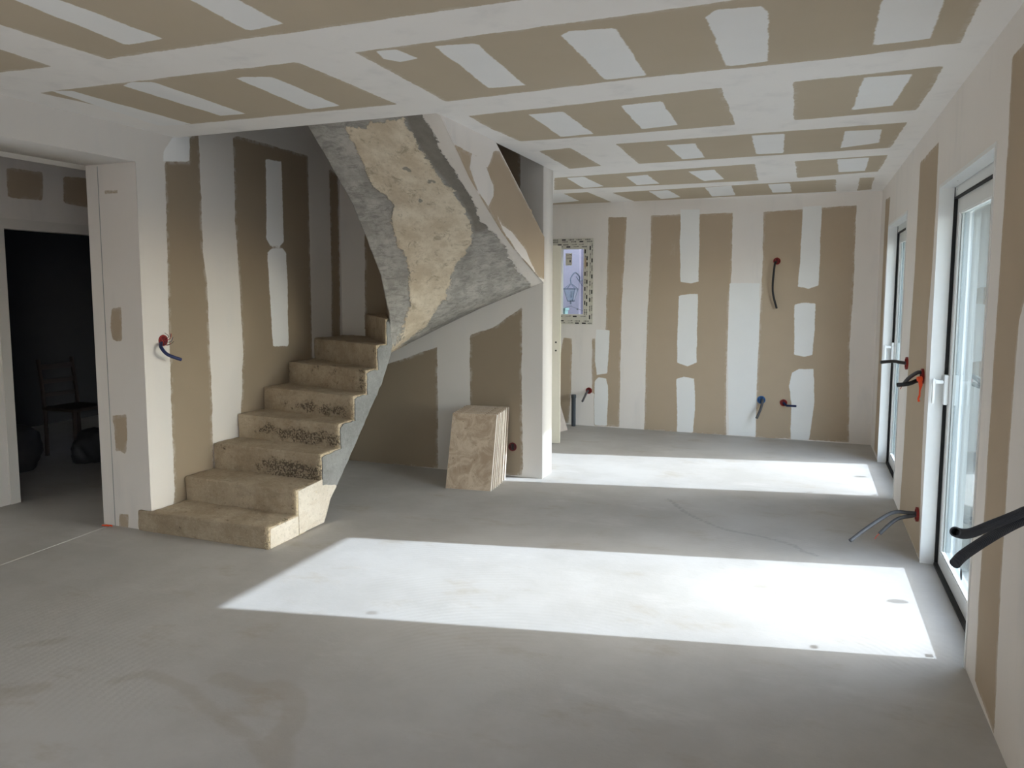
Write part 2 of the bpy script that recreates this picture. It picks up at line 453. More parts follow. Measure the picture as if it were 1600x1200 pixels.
# floor
panel('floor', (0, 0, 0), (1, 0, 0), (0, 1, 0), (-8.2, .78), (-3.3, 8.3), M_FLOOR, th=.12, res=.03,
      lines_bd=[([(345, 1060), (395, 1076), (440, 1072), (462, 1095), (455, 1130), (435, 1155), (440, 1195)], .05),
                ([(180, 1065), (230, 1050), (290, 1075), (340, 1120), (390, 1150), (420, 1190)], .03),
                ([(0, 1085), (60, 1075)], .05), ([(30, 1010), (100, 1000)], .03)],
      lines_fr=[([(1045, 780), (1070, 800), (1100, 815), (1135, 828), (1190, 838), (1240, 852), (1255, 862), (1275, 868)], .018)],
      reveal=M_MASON)
# ceiling (with the stairwell opening) : boards between jointed bands, bands filled white
cN = Vector((0, -CK, 1))
BR = [
 [(167, 92), (800, 2), (1010, -28), (420, -330), (-350, -200), (-330, -100), (0, 39)],
 [(0, 77), (82, 104), (0, 113), (-420, 175), (-500, -40)],
 [(60, 145), (465, 97), (620, 163), (290, 195)],
 [(555, 82), (1149, 0), (1330, -24), (1546, -55), (1533, 0), (1499, 67), (1300, 92), (1000, 122), (697, 159)],
 [(731, 181), (900, 163), (1127, 137), (1149, 195), (960, 211), (812, 221), (800, 215), (767, 201)],
 [(1240, 128), (1474, 103), (1455, 140), (1430, 172), (1240, 188)],
 [(842, 236), (890, 231), (940, 259), (890, 264)],
 [(962, 225), (1418, 191), (1391, 231), (998, 256)],
 [(866, 278), (1179, 256), (1185, 282), (866, 297)],
 [(1242, 252), (1388, 242), (1372, 268), (1246, 278)],
 [(800, 308), (918, 300), (956, 316), (860, 321)],
 [(956, 301), (1306, 280), (1306, 299), (992, 315)],
 [(1344, 278), (1366, 277), (1361, 296), (1339, 298)],
]
FR = [
 [(22, 0), (197, 70), (257, 61), (95, 0), (0, -36), (-90, -40)],
 [(297, 0), (387, 48), (443, 37), (372, 0), (320, -30), (240, -30)],
 [(80, 142), (112, 142), (300, 194), (250, 197)],
 [(192, 134), (205, 128), (240, 128), (385, 178), (345, 181)],
 [(367, 122), (380, 120), (425, 120), (530, 165), (483, 171)],
 [(588, 80), (620, 77), (652, 91), (625, 97), (600, 92)],
 [(678, 72), (745, 68), (820, 133), (765, 138)],
 [(877, 55), (890, 48), (962, 44), (1010, 118), (945, 125)],
 [(1103, 27), (1120, 15), (1190, 10), (1200, 20), (1201, 96), (1135, 104)],
 [(1380, 0), (1371, 25), (1364, 71), (1454, 60), (1475, 0), (1485, -40), (1386, -40)],
 [(826, 179), (880, 174), (927, 209), (877, 214)],
 [(970, 165), (1034, 158), (1059, 195), (1003, 202)],
 [(1350, 121), (1427, 115), (1395, 165), (1331, 172)],
 [(1042, 227), (1086, 224), (1101, 246), (1066, 249)],
 [(1174, 212), (1226, 209), (1224, 239), (1182, 241)],
 [(1320, 205), (1377, 202), (1374, 223), (1314, 231)],
 [(885, 278), (912, 276), (943, 291), (912, 294)],
 [(978, 276), (1011, 273), (1031, 287), (995, 289)],
 [(1075, 268), (1116, 265), (1132, 280), (1100, 283)],
 [(1308, 249), (1358, 246), (1352, 267), (1310, 269)],
 [(840, 304), (880, 302), (905, 314), (860, 318)],
 [(1014, 299), (1044, 297), (1064, 308), (1033, 311)],
 [(1102, 293), (1143, 290), (1149, 305), (1113, 307)],
 [(1200, 288), (1234, 286), (1237, 300), (1207, 301)],
]
def pencil(bm):
    for cx, cy, rx, ry in ((802, 75, 33, 11), (800, 80, 20, 8), (470, 122, 24, 9), (468, 125, 12, 6), (1003, 228, 12, 4)):
        pts = []
        for k in range(15):
            a = k*.47+.4; j = 1+.12*math.sin(k*2.3)
            X = plane_at(Vector((0, 0, CZ0)), cN, cx+rx*j*math.cos(a), cy+ry*j*math.sin(a)); pts.append(X-Vector((0, 0, .0005)))
        tube(bm, pts, .0014, 5, 2)
ceil = panel('ceiling', (0, 0, CZ0), (0, 1, -CK), (1, 0, 0), (-3.3, 8.3), (-5.6, .72), M_CEIL, th=.25, res=.02,
             holes=[(3.862, 5.93, XL-.02, XS)], boards=BR, fresh=FR, extra=pencil)

# right wall: inner lining with two glazed door openings, plus two unseen ones added for daylight
DH = 2.105
OPEN = [(3.43, 4.71), (6.12, 7.40), (-.9, .38), (-2.7, -1.42)]
panel('wall_right', (XR, 0, 0), (0, -1, 0), (0, 0, 1), (-8.3, 3.3), (-.05, 2.62), M_WALL, th=.066, res=.02,
      holes=[(-b, -a, -.06, DH) for a, b in OPEN],
      boards=[[(1438, 254), (1467, 222), (1462, 330), (1456, 425), (1450, 500), (1446, 600), (1441, 700), (1436, 872), (1405, 805), (1412, 700), (1422, 520), (1429, 425)],
              [(1581, 90), (1600, 67), (1640, 0), (1650, 300), (1592, 500), (1577, 700), (1563, 925), (1553, 1147), (1523, 1062), (1530, 925), (1544, 700), (1557, 500), (1562, 425), (1575, 225)],
              [(1384, 312), (1391, 308), (1383, 425), (1377, 560), (1372, 716), (1366, 702), (1373, 560), (1379, 425)]],
      reveal=M_PVC)
bm = bmesh.new()
prev = -3.3
for a, b in sorted(OPEN):
    box(bm, (.83, prev, -.3), (1.02, a-.0, 3.2)); box(bm, (.83, a, 2.04), (1.02, b, 3.2)); box(bm, (.83, a, -.3), (1.02, b, -.02)); prev = b
box(bm, (.83, prev, -.3), (1.02, 8.5, 3.2))
prev = -3.3
for a, b in sorted(OPEN):
    box(bm, (.736, prev, -.05), (.83, a-.012, 3.1), 1); box(bm, (.736, a-.012, DH+.012), (.83, b+.012, 3.1), 1); prev = b+.012
box(bm, (.736, prev, -.05), (.83, 8.4, 3.1), 1)
mesh_obj('wall_right_outer', bm, [M_MASON, M_MASON], kind='structure')

# back wall with the small window
B5 = lambda pts: sc(pts, .3666, 860, 280)
WX0, WX1, WZ0, WZ1 = -2.685, -2.214, 1.158, 2.122
panel('wall_back', (0, YB, 0), (1, 0, 0), (0, 0, 1), (-3.1, .72), (-.05, 2.62), M_WALL, th=.2, res=.015,
      holes=[(WX0+.02, WX1-.02, WZ0+.02, WZ1-.02)],
      boards=[B5([(248, 162), (325, 162), (312, 400), (303, 560), (293, 1056), (240, 1052), (186, 1050), (186, 915), (176, 910), (178, 680), (190, 680), (192, 800), (238, 800), (236, 645), (242, 400)]),
              B5([(55, 675), (92, 678), (88, 905), (78, 1040), (20, 1040), (35, 800)]),
              B5([(430, 155), (555, 150), (635, 150), (777, 143), (772, 400), (762, 500), (748, 880), (750, 1090), (600, 1082), (400, 1068), (412, 600), (424, 380)]),
              B5([(908, 140), (1075, 128), (1155, 122), (1305, 112), (1290, 500), (1275, 700), (1272, 1122), (1100, 1112), (875, 1100), (880, 830), (895, 560), (905, 330)])],
      fresh=[B5([(556, 130), (636, 130), (634, 300), (632, 436), (600, 444), (555, 438), (552, 300)]),
             B5([(548, 497), (590, 488), (630, 488), (626, 640), (622, 780), (585, 796), (540, 782), (542, 640)]),
             B5([(535, 850), (570, 843), (612, 850), (617, 960), (607, 1080), (540, 1077), (540, 960)]),
             B5([(1076, 118), (1156, 112), (1150, 300), (1143, 455), (1100, 466), (1056, 458), (1068, 300)]),
             B5([(1042, 535), (1080, 526), (1130, 530), (1126, 640), (1117, 750), (1080, 758), (1038, 748), (1040, 640)]),
             B5([(1030, 825), (1060, 808), (1122, 808), (1124, 950), (1103, 1113), (1023, 1108), (1026, 960), (1016, 880)]),
             B5([(195, 640), (252, 645), (243, 828), (198, 834), (190, 760)]),
             B5([(188, 860), (205, 843), (238, 850), (246, 880), (241, 1050), (188, 1048)]),
             B5([(765, 443), (893, 443), (888, 700), (880, 830), (873, 1095), (760, 1088), (756, 700)])])
# left wall beside the stair: corner, lining boards, header above the wide opening
C2 = lambda pts: sc(pts, .36667, 200, 440)
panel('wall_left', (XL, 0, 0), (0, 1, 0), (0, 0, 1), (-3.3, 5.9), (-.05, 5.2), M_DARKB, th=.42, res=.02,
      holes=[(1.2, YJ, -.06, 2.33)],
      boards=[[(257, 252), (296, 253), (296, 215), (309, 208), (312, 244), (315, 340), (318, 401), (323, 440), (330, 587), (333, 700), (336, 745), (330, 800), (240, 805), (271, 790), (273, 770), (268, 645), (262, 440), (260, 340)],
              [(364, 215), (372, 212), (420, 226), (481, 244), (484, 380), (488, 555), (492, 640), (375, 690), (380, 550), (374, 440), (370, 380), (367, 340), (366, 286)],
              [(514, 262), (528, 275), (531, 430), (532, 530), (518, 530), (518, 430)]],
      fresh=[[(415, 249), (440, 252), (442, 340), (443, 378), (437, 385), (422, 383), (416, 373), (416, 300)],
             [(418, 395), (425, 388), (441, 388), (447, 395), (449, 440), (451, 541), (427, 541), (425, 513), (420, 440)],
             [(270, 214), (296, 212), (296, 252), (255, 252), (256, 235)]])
# end faces of that wall: jamb with patches (faces the camera) and the rest of the corridor
panel('wall_jamb', (0, YJ-.004, 0), (1, 0, 0), (0, 0, 1), (-4.28, XL), (-.05, 2.33), M_WALL, th=.003, res=.015,
      boards=[[(174, 482), (189, 480), (190, 505), (190, 532), (183, 533), (176, 530), (173, 510)], [(176, 650), (197, 648), (199, 680), (197, 710), (188, 705), (181, 705), (179, 680)],
              [(187, 803), (200, 805), (200, 827), (186, 825)], [(163, 297), (184, 297), (184, 303), (163, 303)]])
bm = bmesh.new()
box(bm, (-4.0, YJ+.002, -.05), (-4.28, 6.0, 2.54)); box(bm, (-4.45, 1.2, 2.33), (-4.282, 6.0, 2.54))
# a fine open joint down the jamb
box(bm, (-4.180, YJ-.0056, 0), (-4.176, YJ-.004, 2.32), 1)
mesh_obj('wall_jamb_core', bm, [M_PLAS, M_ALU], kind='structure')
# corridor wall opposite, with the doorway to the dark room
panel('wall_corridor', (-5.3, 0, 0), (0, 1, 0), (0, 0, 1), (-3.3, 6.2), (-.05, 2.6), M_WALL, th=.12, res=.03,
      holes=[(3.69, 4.56, -.06, 1.98)],
      boards=[[(10, 262), (67, 269), (67, 314), (12, 308)], [(99, 275), (150, 280), (150, 325), (99, 318)], [(-60, 255), (-20, 262), (-20, 305), (-60, 300)]])
bm = bmesh.new()
for a, b in (((-5.299, 3.62, 0), (-5.288, 3.69, 1.98)), ((-5.299, 4.56, 0), (-5.288, 4.63, 1.98)), ((-5.299, 3.62, 1.98), (-5.288, 4.63, 2.05))): box(bm, a, b)
mesh_obj('trim_1', bm, M_PLAS, kind='structure')
bm = bmesh.new()
box(bm, (-5.42, 6.0, -.05), (-4.28, 6.15, 2.6)); box(bm, (-5.3, 2.1, -.05), (-4.3, 2.2, 2.6)); box(bm, (-5.6, -3.3, 2.50), (XL-.42, 8, 2.7))
mesh_obj('wall_corridor_ends', bm, flat('corridor_shade_grey', (.28, .25, .22), .95, sc=3), kind='structure')  # colour darkened to put the corridor's shade into it
bm = bmesh.new()
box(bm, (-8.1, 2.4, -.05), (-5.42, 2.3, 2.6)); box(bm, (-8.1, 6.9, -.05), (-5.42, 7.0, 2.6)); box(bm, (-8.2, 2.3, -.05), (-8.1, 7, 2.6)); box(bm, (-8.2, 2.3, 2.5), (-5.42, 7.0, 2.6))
mesh_obj('wall_dark_room', bm, flat('room_shade_black', (.022, .024, .03), .95, sc=4), kind='structure')  # near-black colour carries the darkness of the unlit room
# partition behind and under the stair
C4 = lambda pts: sc(pts, .3, 580, 440)
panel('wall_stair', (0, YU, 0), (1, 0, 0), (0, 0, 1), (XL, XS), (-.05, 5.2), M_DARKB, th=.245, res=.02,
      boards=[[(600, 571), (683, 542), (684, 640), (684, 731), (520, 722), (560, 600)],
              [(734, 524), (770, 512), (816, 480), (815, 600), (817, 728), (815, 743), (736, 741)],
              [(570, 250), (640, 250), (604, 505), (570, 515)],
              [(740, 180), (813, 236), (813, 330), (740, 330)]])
# rear part of the house behind the under-stair partition
bm = bmesh.new()
box(bm, (-3.07, 5.97, -.05), (-2.97, 6.15, 2.52)); box(bm, (-3.07, 6.98, -.05), (-2.97, 8.25, 2.52)); box(bm, (-3.07, 6.15, 2.03), (-2.97, 6.98, 2.52))
mesh_obj('wall_rear_left', bm, M_PLAS, kind='structure')
# closing wall behind the camera
bm = bmesh.new()
box(bm, (-5.4, -3.3, -.05), (.83, -3.5, 2.6))
mesh_obj('wall_front', bm, M_PLAS, kind='structure')
# closed storey above the stairwell
bm = bmesh.new()
box(bm, (XL-.4, 1.2, 5.2), (1, 8.4, 5.4)); box(bm, (XL-.4, .9, 2.8), (1, 1.2, 5.3)); box(bm, (XS+1.0, 1.2, 2.8), (XS+1.15, 8.2, 5.3)); box(bm, (XL, 5.96, 2.8), (XS+1.1, 6.1, 5.3))
mesh_obj('wall_upper_storey', bm, M_PLAS, kind='structure')
# floor joint across the wide opening
bm = bmesh.new()
a, b = at('z', 0, -60, 905), at('z', 0, 166, 823)
a.z = b.z = -.001; d = (b-a).normalized(); s = Vector((-d.y, d.x, 0))*.005
prism(bm, [a-s, b-s, b+s, a+s], Vector((0, 0, .0022)))
mesh_obj('trim_2', bm, flat('floor_joint', (.56, .55, .53), .9), kind='structure')

# ------------------------------------------------------------------ stair
stair = empty('concrete_staircase', (-3.4, 3.53, 0), 'unfinished concrete staircase winding up from the left wall to the ceiling opening', 'staircase')
XO = -2.93
YW = [3.525, 3.822, 4.09, 4.345, 4.633, 4.941, 5.287]
YO = [3.525, 3.797, 4.06, 4.275, 4.458, 4.62, 4.77, 4.905]
ZT = [.133, .293, .470, .637, .803, .970, 1.142, 1.333]
def nz(p, s, sd=0): return mnoise.noise(Vector(p)*s+Vector((sd, sd*1.7, -sd)))
def rough_solid(bm, pts, z0, z1, sd, cell=.03, amp=.0045, bev=.012, pit=None):
    """vertical-sided block on a plan outline: bevelled, then finely cut and roughened like cast concrete"""
    b2 = bmesh.new()
    prism(b2, [Vector((x, y, z0)) for x, y in pts], Vector((0, 0, z1-z0)))
    top = [e for e in b2.edges if all(abs(v.co.z-z1) < 1e-6 for v in e.verts) or abs(e.verts[0].co.z-e.verts[1].co.z) > .01]
    bmesh.ops.bevel(b2, geom=top, offset=bev, segments=2, affect='EDGES', profile=.6)
    for ax in range(3):
        cs = [v.co[ax] for v in b2.verts]; lo, hi = min(cs), max(cs); n = int((hi-lo)/cell)
        for i in range(1, n+1):
            pc = [0, 0, 0]; pn = [0, 0, 0]; pc[ax] = lo+(hi-lo)*i/(n+1); pn[ax] = 1
            bmesh.ops.bisect_plane(b2, geom=b2.verts[:]+b2.edges[:]+b2.faces[:], plane_co=pc, plane_no=pn)
    b2.normal_update()
    for v in b2.verts:
        if v.co.z < z0+.001: continue
        v.co += v.normal*(amp*(nz(v.co, 9, sd)+.8*nz(v.co, 28, sd)))
    vm = {v: bm.verts.new(v.co) for v in b2.verts}
    for f in b2.faces: bm.faces.new([vm[v] for v in f.verts])
    b2.free()
def pit_attr(o, fn):
    me = o.data; a = me.attributes.new('pit', 'FLOAT', 'POINT'); off = world_loc(o)
    a.data.foreach_set('value', [fn(v.co+off) for v in me.vertices])
PITS = {2: lambda p: 1.25*max(0, 1-((p.x+3.12)/.42)**2)*max(0, 1-((p.z-.335)/.085)**2) if p.y < 4.12 else 0,
        3: lambda p: .95*max(0, 1-((p.x+3.2)/.55)**2)*max(0, 1-((p.z-.53)/.07)**2),
        4: lambda p: .75*max(0, 1-((p.x+3.25)/.5)**2)*max(0, 1-((p.z-.69)/.06)**2),
        5: lambda p: .5 if p.x > -3.0 else .15}
lo_o = [(3.98, .0), (4.06, .0), (4.15, .145), (4.511, .515), (4.826, .846), (4.955, 1.06)]
lo_w = [(4.05, .0), (4.13, .0), (4.27, .145), (4.90, .515), (5.40, .846), (5.70, 1.06)]
def zmin(x, y):
    t = min(1, max(0, (x-XO)/(XL-XO))); pr = [(a[0]+(b[0]-a[0])*t, a[1]) for a, b in zip(lo_o, lo_w)]
    if y <= pr[1][0]: return -1
    for a, b in zip(pr[1:], pr[2:]):
        if y <= b[0]: return a[1]+(b[1]-a[1])*(y-a[0])/(b[0]-a[0])
    return pr[-1][1]
for i in range(8):
    x0, x1 = XL+.006, XO
    yw0 = YW[i] if i < 7 else None
    z0 = 0 if i == 0 else ZT[i-1]-.05
    if i == 0:
        pts = [(-3.957, 3.525), (x1, 3.53), (x1, YO[1]+.1), (x0, YW[1]+.1), (x0, YJ-.004), (-3.957, YJ-.004)]
        pts = [(-3.957, 3.522), (x1, 3.528), (x1, YO[1]+.1), (x0, YW[1]+.1), (x0, YJ-.005), (-3.957, YJ-.005)]
    elif i < 6:
        pts = [(x0, YW[i]), (x1, YO[i]), (x1, YO[i+1]+.08), (x0, YW[i+1]+.08)]
    elif i == 6:
        pts = [(x0, YW[6]), (x1, YO[6]), (x1, 4.96), (-3.2, YU-.006), (x0, YU-.006)]
    else:
        pts = [(-3.62, YU-.006), (XO, YO[7]), (XO, 4.955), (-3.40, YU-.006)]
    bm = bmesh.new(); rough_solid(bm, pts, z0, ZT[i], i*3.3)
    for v in bm.verts:
        zm = zmin(v.co.x, v.co.y)+.012
        if v.co.z < zm: v.co.z = min(zm, ZT[i]-.012)
    o = mesh_obj('step', bm, M_STEP, stair, smooth=False)
    pit_attr(o, PITS.get(i, lambda p: .25 if p.x > -2.98 else 0))
# lower waist slab under the steps, skewed like them
bm = bmesh.new()
hi_o = [(4.955, 1.10), (4.77, .93), (4.62, .76), (4.46, .59), (4.275, .42), (4.06, .25), (3.98, .12)]
hi_w = [(5.70, 1.10), (5.30, .93), (4.95, .76), (4.64, .59), (4.35, .42), (4.10, .25), (4.05, .12)]
va = [bm.verts.new((XO-.012, y, z)) for y, z in lo_o+hi_o]; vb = [bm.verts.new((XL+.03, y, z)) for y, z in lo_w+hi_w]
nn_ = len(va); bm.faces.new(va); bm.faces.new(vb[::-1])
for q in range(nn_): bm.faces.new((va[q], vb[q], vb[(q+1) % nn_], va[(q+1) % nn_]))
bmesh.ops.recalc_face_normals(bm, faces=bm.faces[:])
mesh_obj('stair_slab', bm, M_GREY, stair)
# grey skim coat on the open side, pale bare block at its foot
e = .0
side = [(4.085, .30), (4.07, .452), (4.10, .458), (4.27, .462)]
prof_s = []
for i in range(2, 8):
    prof_s += [(YO[i]+.012, ZT[i-1]+.004 if i > 2 else ZT[1]-.03), (YO[i]+.010, ZT[i]-.028), (YO[i]+.045, ZT[i]-.012)]
    prof_s.append((YO[i+1]+.012 if i < 7 else 4.975, ZT[i]-.010))
prof_s += [(4.985, 1.20), (4.972, 1.075)]
prof_s += [(4.826, .846), (4.66, .68), (4.511, .515), (4.33, .33), (4.225, .222)]
def rag(poly, sub=5, amp=.006, sd=0, keep=()):
    out = []
    for i, p in enumerate(poly):
        q = poly[(i+1) % len(poly)]
        for s in range(sub):
            t = s/sub; x = p[0]+(q[0]-p[0])*t; y = p[1]+(q[1]-p[1])*t
            out.append((x+amp*nz((x, y, 1), 22, sd), y+amp*nz((x, y, 5), 22, sd)))
    return out
bm = bmesh.new(); prism(bm, [Vector((XO-.006, y, z)) for y, z in rag(prof_s, 5, .010, 2)], Vector((.014, 0, 0)))
mesh_obj('side_skim', bm, M_GREY, stair)
foot = [(3.815, .008), (4.075, .008), (4.10, .045), (4.15, .145), (4.225, .215), (4.20, .255), (4.13, .262), (4.10, .30), (4.075, .30), (4.03, .297), (3.815, .285)]
bm = bmesh.new(); prism(bm, [Vector((XO-.006, y, z)) for y, z in rag(foot, 4, .004, 5)], Vector((.010, 0, 0)))
mesh_obj('foot_block', bm, M_BLOCK, stair, label='pale bare block face at the foot of the flight')
bm = bmesh.new(); prism(bm, [Vector((XO-.004, y, z)) for y, z in rag([(3.54, .004), (3.808, .004), (3.808, .125), (3.545, .122)], 4, .003, 9)], Vector((.007, 0, 0)))
mesh_obj('foot_block', bm, M_BLOCK, stair)

# soffit of the upper flight: ruled, winding surface (real slab, .12 thick)
E1 = [(-2.9, 3.862, 2.62), (-2.9, 3.98, 2.552), (-2.9, 4.224, 2.337), (-2.9, 4.441, 2.138), (-2.9, 4.619, 1.907), (-2.9, 4.80, 1.65), (-2.905, 4.92, 1.36), (-2.92, 4.965, 1.24), (-2.93, 4.972, 1.12), (-2.93, 4.975, 1.075)]
T1 = [0, .08, .2, .3, .4, .5, .62, .72, .85, 1]
E2 = [(XS, 3.862, 2.56), (XS, 4.096, 2.40), (XS, 4.304, 2.245), (XS, 4.574, 2.089), (XS, 4.83, 1.954), (XS, 5.074, 1.845), (XS, YU-.001, 1.608), (-2.51, YU-.001, 1.393), (-2.868, YU-.001, 1.232), (-3.116, YU-.001, 1.115), (-3.40, YU-.001, .986)]
T2 = [0, .08, .17, .27, .37, .46, .64, .75, .84, .91, 1]
def interp(t, T, P):
    for i in range(len(T)-1):
        if t <= T[i+1]+1e-9:
            f = (t-T[i])/(T[i+1]-T[i]); return Vector(P[i]).lerp(Vector(P[i+1]), f)
    return Vector(P[-1])
C7 = lambda pts: sc(pts, .375, 500, 150)
beige = C7([(107, 130), (150, 130), (200, 122), (215, 105), (350, 92), (365, 130), (400, 180), (415, 220), (450, 270), (500, 340), (545, 385), (575, 420), (600, 480), (625, 520), (630, 615), (600, 665), (560, 710), (545, 770), (525, 815), (533, 850), (495, 870), (475, 905), (440, 960), (400, 990), (340, 1035), (285, 1075), (345, 975), (355, 920), (375, 880), (375, 740), (360, 690), (345, 640), (325, 620), (305, 540), (300, 490), (310, 445), (270, 410), (240, 390), (215, 370), (190, 310), (175, 250), (155, 220), (120, 160)])
white = C7([(425, 60), (432, 95), (460, 130), (500, 220), (545, 290), (590, 360), (650, 460), (665, 520), (720, 560), (755, 610), (800, 680), (835, 740), (880, 790), (1000, 800), (900, 500), (600, 60)])
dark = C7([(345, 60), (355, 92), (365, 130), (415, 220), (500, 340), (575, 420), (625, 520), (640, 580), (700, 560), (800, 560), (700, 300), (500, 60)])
NS, NR = 170, 120
V3 = []
for i in range(NS+1):
    a = interp(i/NS, T1, E1); b = interp(i/NS, T2, E2)
    for j in range(NR+1):
        t = j/NR; V3.append(a.lerp(b, t))
def proj(p):
    c = p-EYE; z = c.dot(FWD); return (PX+FPX*c.dot(RGT)/z, PY-FPX*c.dot(UPV)/z)
PP = np.array([proj(p) for p in V3]); mpp = .0044
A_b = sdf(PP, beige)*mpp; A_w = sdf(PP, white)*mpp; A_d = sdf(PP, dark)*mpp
bm = bmesh.new(); G = [bm.verts.new(p) for p in V3]; W = NR+1
for i in range(NS):
    for j in range(NR): bm.faces.new((G[i*W+j], G[i*W+j+1], G[(i+1)*W+j+1], G[(i+1)*W+j]))
bm.normal_update()
# applied coats stand proud of the raw slab, and the cast surface undulates
sgn = 1 if G[60*W+60].normal.z < 0 else -1
for q, v in enumerate(G):
    i, j = divmod(q, W)
    edge = min(1, j/6, (NR-j)/4, i/4)
    d = .005*min(1, max(0, A_b[q]/.01+.5+1.5*nz(v.co, 30, 1))) + .004*min(1, max(0, A_w[q]/.01+.5+1.5*nz(v.co, 30, 3)))
    d += .006*nz(v.co, 4)+.0025*nz(v.co, 16)
    v.co += v.normal*sgn*d*edge
    if j == 0 and 8 < i < NS-8: v.co += Vector((0, .006*nz(v.co, 25), .006*nz(v.co, 12, 4)))
n0 = len(V3)
T = [bm.verts.new(v.co+Vector((0, 0, .13)) + Vector((0, -.02, 0))) for v in G]
for i in range(NS):
    for j in range(NR): bm.faces.new((T[i*W+j], T[(i+1)*W+j], T[(i+1)*W+j+1], T[i*W+j+1]))
for i in range(NS):
    for j in (0, NR): bm.faces.new((G[i*W+j], G[(i+1)*W+j], T[(i+1)*W+j], T[i*W+j]))
for j in range(NR):
    for i in (0, NS): bm.faces.new((G[i*W+j], G[i*W+j+1], T[i*W+j+1], T[i*W+j]))
bmesh.ops.recalc_face_normals(bm, faces=bm.faces[:])
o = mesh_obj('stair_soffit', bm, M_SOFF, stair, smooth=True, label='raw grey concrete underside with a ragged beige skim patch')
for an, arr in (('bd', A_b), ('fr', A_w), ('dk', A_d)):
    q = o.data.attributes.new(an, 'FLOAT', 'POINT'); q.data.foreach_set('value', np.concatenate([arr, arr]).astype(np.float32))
# upper winders and flight resting on that slab
ts = [1, .90, .80, .70, .58, .47, .36, .25, .14, .04]
for k in range(len(ts)-1):
    t1, t0 = ts[k], ts[k+1]; NQ = 6
    rows = []
    for q in range(NQ+1):
        t = t1+(t0-t1)*q/NQ; a, b = interp(t, T1, E1), interp(t, T2, E2); rows.append([a.lerp(b, r) for r in (.02, .25, .5, .75, .985)])
    zt = max(max(p.z for r in rows for p in r)+.15, 1.5+.165*k)
    bm = bmesh.new()
    for r in rows:
        for p in r: p.y = min(p.y, YU-.012)
    lo = [[bm.verts.new(p+Vector((0, 0, .07))) for p in r] for r in rows]; hi = [[bm.verts.new((p.x, p.y, zt)) for p in r] for r in rows]
    for q in range(NQ):
        for r in range(4):
            bm.faces.new((lo[q][r], lo[q][r+1], lo[q+1][r+1], lo[q+1][r])); bm.faces.new((hi[q][r], hi[q+1][r], hi[q+1][r+1], hi[q][r+1]))
        for r in (0, 4): bm.faces.new((lo[q][r], lo[q+1][r], hi[q+1][r], hi[q][r]))
    for r in range(4):
        for q in (0, NQ): bm.faces.new((lo[q][r], lo[q][r+1], hi[q][r+1], hi[q][r]))
    bmesh.ops.recalc_face_normals(bm, faces=bm.faces[:])
    pit_attr(mesh_obj('step', bm, M_STEP, stair), lambda p: 0)
# boarded guard panel along the upper flight
gp = [(3.90, 2.535), (4.096, 2.395), (4.304, 2.235), (4.574, 2.080), (4.83, 1.945), (5.074, 1.835), (5.716, 1.600), (5.716, 1.965), (4.70, 2.528)]
pO = (XS+.014, 0, 0)
def guard():
    # thin cladding outline cut from a fine panel
    res = .012; U = (0, 1, 0)
    ys = np.arange(3.88, 5.73, res); zs = np.arange(1.58, 2.56, res)
    bmg = bmesh.new()
    prism(bmg, [Vector((XS+.002, y, z)) for y, z in gp], Vector((.010, 0, 0)))
    for ax, cs in ((1, ys), (2, zs)):
        for c in cs:
            pc = [0, 0, 0]; pn = [0, 0, 0]; pc[ax] = c; pn[ax] = 1
            bmesh.ops.bisect_plane(bmg, geom=bmg.verts[:]+bmg.edges[:]+bmg.faces[:], plane_co=pc, plane_no=pn)
    P = np.array([(v.co.y, v.co.z) for v in bmg.verts])
    def yz(pl): return [(at('x', XS+.012, *p).y, at('x', XS+.012, *p).z) for p in pl]
    bd = sdf(P, yz([(711, 227), (730, 236), (745, 243), (762, 262), (771, 236), (780, 236), (852, 372), (852, 437), (838, 432), (803, 387), (783, 360), (760, 323), (733, 280)]))
    fr = sdf(P, yz([(737, 240), (752, 248), (760, 262), (771, 290), (771, 306), (763, 322), (748, 300), (740, 280), (734, 262)]))
    fr = np.maximum(fr, sdf(P, yz([(776, 335), (785, 352), (800, 362), (822, 392), (838, 428), (806, 390), (786, 360)])))
    bd = np.minimum(bd, -fr)
    o = mesh_obj('guard_panel', bmg, M_WALL, stair, label='plasterboard cladding beside the upper flight')
    for an, arr in (('bd', bd), ('fr', np.full(len(bd), -1.0))):
        q = o.data.attributes.new(an, 'FLOAT', 'POINT'); q.data.foreach_set('value', arr.astype(np.float32))
    return o
guard()

